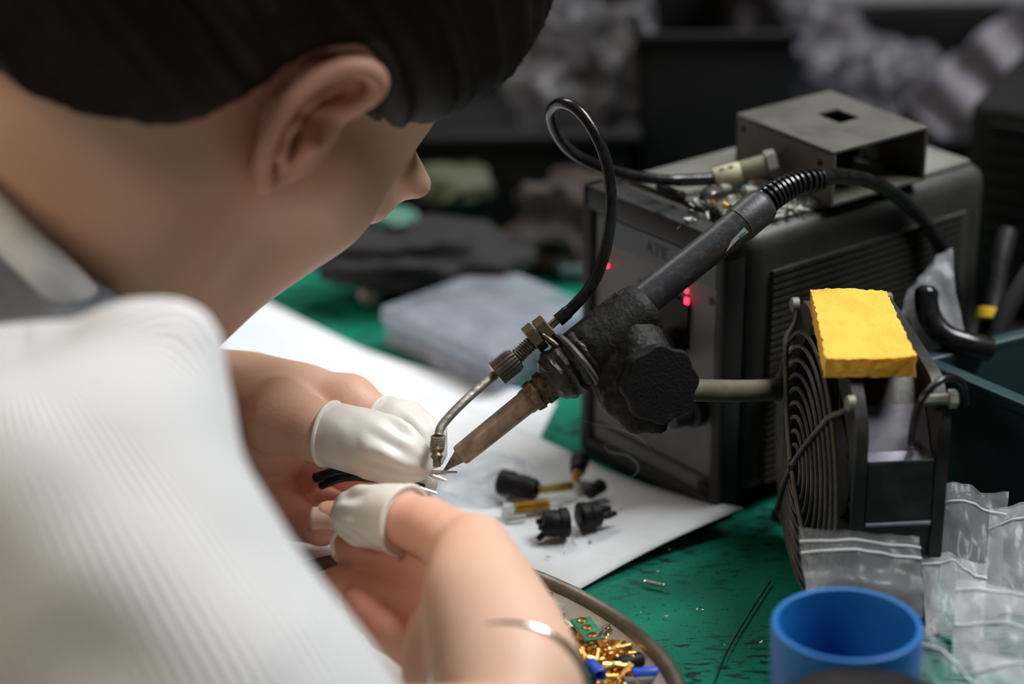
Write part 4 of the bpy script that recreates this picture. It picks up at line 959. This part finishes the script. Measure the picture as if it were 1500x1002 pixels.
# torso, shoulders, upper arms (hidden by clothes)
body=SDF((-.52,.42,TZ-.42),(.02,1.10,TZ+.30),.005)
SR=D(60,620,.635); ER=D(300,1200,.60); SL_=D(-20,380,.94); EL=D(110,640,.93)
body.cone(NB,D(-330,750,.80),.045,.09,.03); body.cone(D(-330,750,.80),(-.31,.70,TZ-.12),.095,.11,.05); body.cone((-.31,.70,TZ-.12),(-.33,.72,TZ-.36),.12,.135,.05)
body.cone(D(-330,750,.80),D(60,900,.64),.035,.028,.02); body.cone(D(60,900,.64),ER,.028,.028,.01); body.cone(D(-180,520,.84),SL_,.04,.035,.03); body.cone(SL_,EL,.042,.034,.02); body.cone(EL,D(320,605,.848),.030,.017,.01)
body.cone(ER,D(725,1130,.655),.030,.024,.01)
# ---- ear (finer grid)
ear=SDF(EAR-.05,EAR+.05,.0009)
def E(px,py,dd=0): return EAR+((px-437)/FPX*.705)*XW-((py-188)/FPX*.705)*UW + HR*(.002-dd)*1.0 + (-((px-437)*(HR@XW)-(py-188)*(HR@UW))/FPX*.705/abs(HR@FW)*-1)*FW*0
def EP(px,py,off=0):
    px-=6      # point on ear plane (normal tilted from head side), off = outward distance
    d=nrmz(D(px,py,1)-CAM); nE=nrmz(HR*.85-FW*.45); t=((EAR+HR*.004-CAM)@nE)/(d@nE); return CAM+d*t+nE*off
ES=.705/FPX
hel=[(508,158,8,-.002),(530,148,9,.001),(549,128,9,.004),(551,105,9.5,.006),(533,86,10,.008),(497,82,10,.009),(455,98,10,.010),(420,124,9.5,.011),(396,156,9,.011),(383,192,8.5,.010),(380,228,8.5,.007),(385,256,9.5,.004),(394,272,9.5,.001)]
hs_=spline([np.append(EP(x,y,o),r*ES) for x,y,r,o in hel],4)
ear.chain([(p[:3],p[3]) for p in hs_],.003)
nE=nrmz(HR*.85-FW*.45)
ear.chain([(EP(525,112,-.001),30*ES),(EP(470,125,-.001),34*ES),(EP(425,175,-.002),32*ES),(EP(412,235,-.003),26*ES),(EP(402,262,-.003),18*ES)],.003,sq=(nE,.20))
ear.chain([(EP(500,125,.001),7*ES),(EP(455,136,.004),8*ES),(EP(424,170,.006),8*ES),(EP(410,210,.005),8*ES),(EP(418,235,.003),8*ES)],.004)  # antihelix
ear.chain([(EP(462,190,.001),10*ES),(EP(458,205,.003),10*ES),(EP(445,222,.001),9*ES)],.004)  # tragus
ear.chain([(EP(510,160,-.004),14*ES),(EP(480,200,-.007),22*ES),(EP(450,235,-.007),22*ES),(EP(405,262,-.006),14*ES)],.008)
ear.chain([(EP(520,122,.004),9*ES),(EP(480,112,.006),6*ES),(EP(440,125,.008),5*ES),(EP(410,165,.009),4*ES),(EP(397,205,.008),3*ES)],.003,'sub')
ear.chain([(EP(508,138,.000),13*ES),(EP(458,148,-.003),13*ES)],.002,'sub'); ear.chain([(EP(445,165,-.002),12*ES),(EP(436,182,-.008),13*ES),(EP(431,196,-.002),9*ES),(EP(426,212,.003),5*ES)],.003,'sub')
# ---- hands
def chain(field,pts,k=.0035,inf=0,sq=None): field.chain([(D(x,y,d),R(r,d)+inf) for x,y,d,r in pts],k,sq=sq)
LT=[(410,610,.812,58),(465,632,.803,41),(510,642,.798,38),(550,652,.795,39),(588,665,.793,31),(611,678,.792,20)]
LI=[(440,590,.828,54),(510,594,.822,44),(556,618,.818,33),(590,628,.812,33),(618,644,.806,27),(630,664,.802,20)]
LM=[(430,650,.84,40),(520,690,.845,36),(585,698,.832,28),(618,706,.815,20)]
LR_=[(395,670,.845,42),(450,735,.845,36),(500,752,.83,28),(530,742,.822,22)]
LP=[(380,690,.835,40),(430,760,.83,32),(470,775,.82,24),(500,765,.815,19)]
def bounds(chs,v):
    P=np.array([D(*q[:3]) for ch in chs for q in ch]); return SDF(P.min(0)-.042,P.max(0)+.042,v)
lh=bounds([LT,LI,LM,LR_,LP,[(200,600,.85,70),(350,570,.85,0)]],.0011)
chain(lh,[(180,585,.855,85),(320,600,.84,76),(390,606,.828,72)],.012)
chain(lh,[(380,580,.835,52),(450,582,.828,44)],.010); chain(lh,[(350,620,.838,66),(400,650,.832,52)],.010)
chain(lh,LT,.004); chain(lh,LI,.0035); chain(lh,LM,.002); chain(lh,LR_,.002); chain(lh,LP,.002)
RT=[(706,828,.722,54),(664,796,.738,48),(628,773,.748,43),(585,760,.756,40),(552,757,.762,36),(528,756,.765,30),(515,755,.766,24)]
RI=[(690,830,.745,46),(630,800,.762,34),(560,768,.782,26),(505,757,.787,24),(480,753,.788,20)]
RM=[(680,875,.738,44),(630,842,.755,34),(585,826,.764,32),(540,812,.770,30),(512,806,.773,24),(506,804,.774,22)]
RR=[(680,925,.730,44),(620,890,.748,30),(568,876,.758,28),(515,858,.765,24),(490,848,.768,19)]
RP=[(675,985,.716,44),(620,960,.728,34),(570,925,.744,30),(540,900,.752,25),(520,880,.756,20)]
rh=bounds([RT,RI,RM,RR,RP,[(735,1110,.665,0),(760,1000,.69,0)]],.0012)
chain(rh,[(740,1100,.668,100),(744,1000,.685,98),(724,930,.70,88),(700,875,.712,70),(688,838,.722,58)],.010)
chain(rh,[(766,1010,.69,82),(716,880,.715,58),(697,796,.728,44)],.009)
chain(rh,[(660,1060,.705,60),(650,990,.712,52),(640,930,.722,46)],.008)
for ch in (RT,RI,RM,RR,RP): chain(rh,ch,.0022)
rh.chain([(D(650,860,.728),.002),(D(665,905,.712),.0025),(D(672,960,.704),.003)],.008,'sub')
# creases on knuckles
lh.chain([(D(536,590,.806),.0008),(D(520,606,.805),.0008),(D(517,618,.806),.0008)],.0010,'sub')
for q in ((400,640,415,668),(385,625,396,650),(415,655,438,672)): lh.cone(D(q[0],q[1],.812),D(q[2],q[3],.812),.0006,.0006,.0014,'sub')
for a,b in (((618,822,.752),(610,850,.754)),((545,840,.753),(540,865,.752)),((590,905,.735),(612,925,.733))): rh.cone(D(*a),D(*b),.001,.001,.002,'sub')
parts=[]
def addpart(f,sm=2,nz=0,sc=40):
    V,Q=f.mesh(); V=smooth_mesh(V,Q,sm); parts.append((V,Q))
addpart(body,3); addpart(head,3); addpart(ear,2); addpart(lh,2); addpart(rh,2)
redc=[(D(500,750,.775),.020,1),(D(560,815,.76),.028,1.1),(D(520,880,.745),.045,1.0),(D(540,590,.815),.020,.35),(D(535,600,.82),.014,.4),(D(450,760,.83),.045,.8),(EP(382,240,.004),.009,1.0),(EP(535,100,0),.012,.6),(EP(450,150,0),.05,.75),(EP(400,180,0),.03,.8),(D(470,780,.83),.03,.6)]
def redf(V):
    r=np.zeros(len(V))
    for c,s,a in redc: r=np.maximum(r,a*np.exp(-((V-c)**2).sum(1)/(2*(s*.6)**2)))
    return np.clip(r,0,1)
mesh_obj('body',parts,M['skin'],person,{'red':redf})
# finger nails
M['nail']=mat('finger_nail',(.66,.42,.34),.22,sss=.2); M['nailw']=mat('nail_edge',(.80,.76,.68),.3)
def nail(c,ax,nr,L,w,m,name='finger_nail'):
    ax=nrmz(ax); nr=nrmz(nr-(nr@ax)*ax); sd=np.cross(ax,nr); mb=MB()
    def P(u,v): a=(u-.5)*2; e=math.sqrt(max(0,1-a*a*.35)); return c+ax*(v-.5)*L*e+sd*a*w/2*1.0-nr*(a*a*w*.22)
    mb.grid(P,9,7); o=mb.build(name,m,person); s=o.modifiers.new('t','SOLIDIFY'); s.thickness=.0004; return o
nail(D(470,758,.7835),D(455,757,.785)-D(490,756,.783),-FW+UW*.2-XW*.6,.0085,.0075,M['nail'])
mb=MB(); mb.tube(spline([D(497,778,.763),D(488,788,.764),D(487,800,.764),D(491,812,.764)],6),.0008,8); mb.build('finger_nail',M['nailw'],person)
# ---- finger cots
def cot(pts,rim_i,rim_t,label,wr=0,seed=0,tipsq=None):
    P=[D(*p[:3]) for p in pts]; r=[R(p[3],p[2]) for p in pts]
    c=P[rim_i]*(1-rim_t)+P[rim_i+1]*rim_t; ax=nrmz(P[rim_i+1]-P[rim_i]); rr=r[rim_i]*(1-rim_t)+r[rim_i+1]*rim_t
    A=np.array(P[rim_i:]); f=SDF(A.min(0)-.022,A.max(0)+.022,.0008)
    f.chain([(p,q+.0010) for p,q in zip(P[rim_i:],r[rim_i:])],.0055); f.halfspace(c,ax)
    V,Q=f.mesh(); V=smooth_mesh(V,Q,2)
    # gathers towards the tip
    tip=P[-1]; mid=P[-3]; a2=nrmz(tip-mid); L=np.linalg.norm(tip-c); u=nrmz(np.cross(a2,FW)); w=np.cross(a2,u)
    cen=mid; q=V-cen; s=np.clip((V-c)@nrmz(tip-c)/L,0,1); ang=np.arctan2(q@u,q@w)
    g=np.clip((s-.45)/.3,0,1)*np.clip((1.05-s)/.2,0,1)
    rad=q-np.outer(q@a2,a2); rad/=np.maximum(np.linalg.norm(rad,axis=1),1e-6)[:,None]
    V=V+rad*(wr*g*(np.sin(ang*9+seed+s*2)*.6+np.sin(ang*5+seed*2)*.6))[:,None]
    V=V+np.array([mnoise.noise_vector(Vector(p)*160) for p in V])*.0004
    o=mesh_obj('finger_cot',[(V,Q)],M['cot'],person,label=label)
    u=nrmz(np.cross(ax,UW)); w=np.cross(ax,u)
    # rim ring follows the finger's cross-section by projecting onto the cot surface
    sel=np.abs((V-c)@ax)<.0012; Vr=V[sel]; pa=np.arctan2((Vr-c)@u,(Vr-c)@w); pr=np.linalg.norm((Vr-c)-np.outer((Vr-c)@ax,ax),axis=1); ring=[]
    for k in range(40):
        q_=2*math.pi*k/40-math.pi; d_=np.abs(np.angle(np.exp(1j*(pa-q_)))); near=d_<.18
        R_=np.max(pr[near]) if near.any() else rr; ring.append(R_)
    ring=np.convolve(np.r_[ring[-2:],ring,ring[:2]],np.ones(5)/5,'valid')
    MB().tube([c+ax*.0004+(ring[k]+.0001)*(math.sin(2*math.pi*k/40-math.pi)*u+math.cos(2*math.pi*k/40-math.pi)*w) for k in range(40)],.0009,8,closed=True).build('rolled_rim',M['cot'],o)
    return o
cot(LI,2,.15,None,.0009,2)
cot(LT,1,.35,'white latex finger cot on the left thumb, gathered at its tip',.0013,1)
cot(LM,2,.2,None,.0008,5)
cot(RT,2,.8,'white latex finger cot on the right thumb',.0011,4)
# ---- bracelet
bc=D(749,1012,.684); bax=nrmz(nrmz(D(742,930,.70)-D(745,1080,.665))+.35*FW); bu=nrmz(np.cross(bax,FW)); bw=np.cross(bax,bu)
MB().tube([bc-bax*0+.0222*math.cos(q)*bu+.0222*math.sin(q)*bw+bax*.002*math.cos(q) for q in np.linspace(0,2*math.pi,49)[:-1]],.0011,10,closed=True).build('bracelet',mat('bracelet_silver',(.75,.70,.66),.2,1),person)
# ================================================================== hair
hair=SDF(HC-.17,HC+.17,.0026)
hair.ell(H(0,-20,50),AX,mm(76,92,84),.02)
hair.ell(H(4,-62,4),AX,mm(70,58,60),.03)
hair.ell(H(20,-50,-20),AX,mm(56,62,36),.03)
hair.ell(D(-60,60,.735),AX,mm(52,60,56),.02)
hair.ell(H(0,28,54),AX,mm(60,46,48),.02)
# boundary taken on the side of the head (head-side coordinates), same on both sides
def side(px,py,rr):
    d=nrmz(D(px,py,1)-CAM); t=((H(rr,0,0)-CAM)@HR)/(d@HR); q=CAM+d*t-HC; return (q@HF,q@HU)
bp_=[(-700,200,60),(-300,150,48),(-120,138,50),(0,142,52),(60,154,55),(110,172,60),(170,190,72),(230,190,72),(290,172,72),(340,150,72),(385,132,72),(420,110,74),(470,88,74),(540,80,74),(565,110,74),(566,150,74),(535,172,74),(522,200,72),(528,228,70),(548,238,68),(575,218,62),(610,206,56),(650,200,50),(700,180,44),(745,120,40),(800,60,34),(1500,-300,34),(1500,-2500,60),(-1500,-2500,60)]
poly=np.array([side(*p) for p in bp_])
X_,Y_,Z_=np.meshgrid(*hair.ax,indexing='ij'); qf=(X_-HC[0])*HF[0]+(Y_-HC[1])*HF[1]+(Z_-HC[2])*HF[2]; qu=(X_-HC[0])*HU[0]+(Y_-HC[1])*HU[1]+(Z_-HC[2])*HU[2]
near=np.abs(hair.F)<.03; a_,b_=qf[near],qu[near]; dm=np.full(a_.shape,9.); ins=np.zeros(a_.shape,bool)
for (x0,y0),(x1,y1) in zip(poly,np.roll(poly,-1,0)):
    ex,ey=x1-x0,y1-y0; t=np.clip(((a_-x0)*ex+(b_-y0)*ey)/(ex*ex+ey*ey+1e-12),0,1); dm=np.minimum(dm,np.hypot(a_-x0-t*ex,b_-y0-t*ey))
    c_=((y0>b_)!=(y1>b_))&(a_<(x1-x0)*(b_-y0)/(y1-y0+1e-15)+x0); ins^=c_
sd_=np.where(ins,-dm,dm); F_=hair.F[near]; k_=.007; h_=np.clip(.5-.5*(F_-sd_)/k_,0,1); hair.F[near]=F_*(1-h_)+sd_*h_+k_*h_*(1-h_)
V,Q=hair.mesh(); V=smooth_mesh(V,Q,3)
# strands swept back: fine grooves following the sweep from forehead to nape
q=V-HC; fv=q@HF; uv=q@HU; rv=q@HR
ph=np.arctan2(uv+.02,rv*np.sign(rv)+.03)
nn_=np.array([mnoise.noise(Vector((p*26,f*6,3))) +.6*mnoise.noise(Vector((p*70,f*9,8))) for p,f in zip(ph,fv)])
rad=q/np.linalg.norm(q,axis=1)[:,None]; V=V+rad*(nn_*.0022)[:,None]
mesh_obj('hair',[(V,Q)],M['hair'],person)
# ================================================================== clothes
def knit_rib(m,freq,amp):
    nt=m.node_tree; b=nt.nodes['Principled BSDF']; at=nt.nodes.new('ShaderNodeAttribute'); at.attribute_name='rib'
    mu=nt.nodes.new('ShaderNodeMath'); mu.operation='MULTIPLY'; mu.inputs[1].default_value=freq; nt.links.new(at.outputs['Fac'],mu.inputs[0])
    si=nt.nodes.new('ShaderNodeMath'); si.operation='SINE'; nt.links.new(mu.outputs[0],si.inputs[0])
    bp=nt.nodes.new('ShaderNodeBump'); bp.inputs['Strength'].default_value=amp; bp.inputs['Distance'].default_value=.0012; nt.links.new(si.outputs[0],bp.inputs['Height']); nt.links.new(bp.outputs[0],b.inputs['Normal'])
knit_rib(M['white_knit'],1,.55)
sl=SDF((-.34,.40,TZ-.10),(.03,.92,TZ+.26),.0032)
def ch2(f,pts,k,inf=0): f.chain([(D(x,y,dd),R(r,dd)+inf) for x,y,dd,r in pts],k)
ch2(sl,[(-160,655,.66,165),(50,590,.635,105),(190,518,.62,64),(258,508,.62,56)],.012)
ch2(sl,[(258,510,.62,58),(243,610,.615,88),(170,705,.605,165),(105,757,.60,240),(180,890,.595,248),(262,1034,.59,250),(332,1140,.59,250)],.010)
ch2(sl,[(-160,640,.66,170),(-80,800,.63,240),(40,1000,.61,270)],.02)
ch2(sl,[(332,1140,.59,250),(400,1250,.60,230)],.02)
sl.chain([(D(400,1250,.60),.040),(D(560,1240,.63),.038)],.02)
def foldf(f):
    pass
V,Q=sl.mesh(); V=smooth_mesh(V,Q,4)
# soft folds near the elbow and the shoulder seam
def fold(V,a,b,r,h):
    a,b=np.array(a),np.array(b); ab=b-a; t=np.clip(((V-a)@ab)/(ab@ab),0,1); d=np.linalg.norm(V-a-t[:,None]*ab,axis=1); return h*np.exp(-(d/r)**2)*np.sin(np.pi*np.clip(t*.9+.05,0,1))
cenl=D(205,900,.60); rad=V-cenl; rad/=np.linalg.norm(rad,axis=1)[:,None]
dsp=fold(V,D(80,790,.545),D(430,1000,.545),.018,.006)-fold(V,D(40,900,.545),D(340,1040,.545),.018,.003)+fold(V,D(230,430,.60),D(300,500,.60),.010,.003)-fold(V,D(300,640,.56),D(440,800,.56),.012,.003)+fold(V,D(430,830,.56),D(520,840,.56),.012,.003)
V=V+rad*dsp[:,None]
def ribf(V):
    a=D(60,560,.60); ax=nrmz(D(380,1150,.60)-a); u=nrmz(np.cross(ax,FW)); w=np.cross(ax,u); q=V-a; return np.arctan2(q@u,q@w)*.056*2*math.pi/.0032
mesh_obj('right_sleeve',[(V,Q)],M['white_knit'],person,{'rib':ribf})
sl=SDF((-.34,.55,TZ-.10),(.03,1.02,TZ+.26),.004)
sl.chain([(D(-30,380,.93),.058),(D(80,640,.925),.045),(D(110,660,.90),.034),(D(120,640,.89),.030)],.02)  
V,Q=sl.mesh(); mesh_obj('left_sleeve',[(V,Q)],M['white_knit'],person,{'rib':ribf})
to=SDF((-.52,.45,TZ-.44),(.0,1.08,TZ+.28),.0048)
to.cone(D(-200,660,.76),D(-330,770,.80),.058,.10,.03); to.cone(D(-330,770,.80),(-.31,.70,TZ-.12),.105,.12,.05); to.cone((-.31,.70,TZ-.12),(-.33,.72,TZ-.40),.13,.145,.05)
to.chain([(D(-220,610,.74),.050),(D(-120,500,.715),R(125,.715)),(D(-50,465,.708),R(108,.708)),(D(0,452,.705),R(94,.705)),(D(115,508,.70),R(100,.70))],.008); to.chain([(D(-180,640,.82),.05),(D(20,500,.90),.04)],.04)
V,Q=to.mesh(); V=smooth_mesh(V,Q,3); mesh_obj('grey_top',[(V,Q)],M['grey_knit'],person,label='grey knitted back panel of the top')
# collar
cl_=spline([D(x-17,y+26,q) for x,y,q in ((-130,150,.715),(-60,222,.695),(0,286,.685),(50,334,.683),(95,376,.686),(150,435,.705),(170,490,.76),(110,470,.83),(0,360,.865),(-110,230,.85),(-175,140,.78))],6,closed=True)
mb=MB(); mb.tube(cl_,R(34,.69),14,closed=True,squash=1.0)
mb.build('collar',mat('white_collar',(.76,.76,.75),.85,bump=.3,bscale=700),person,smooth=True)
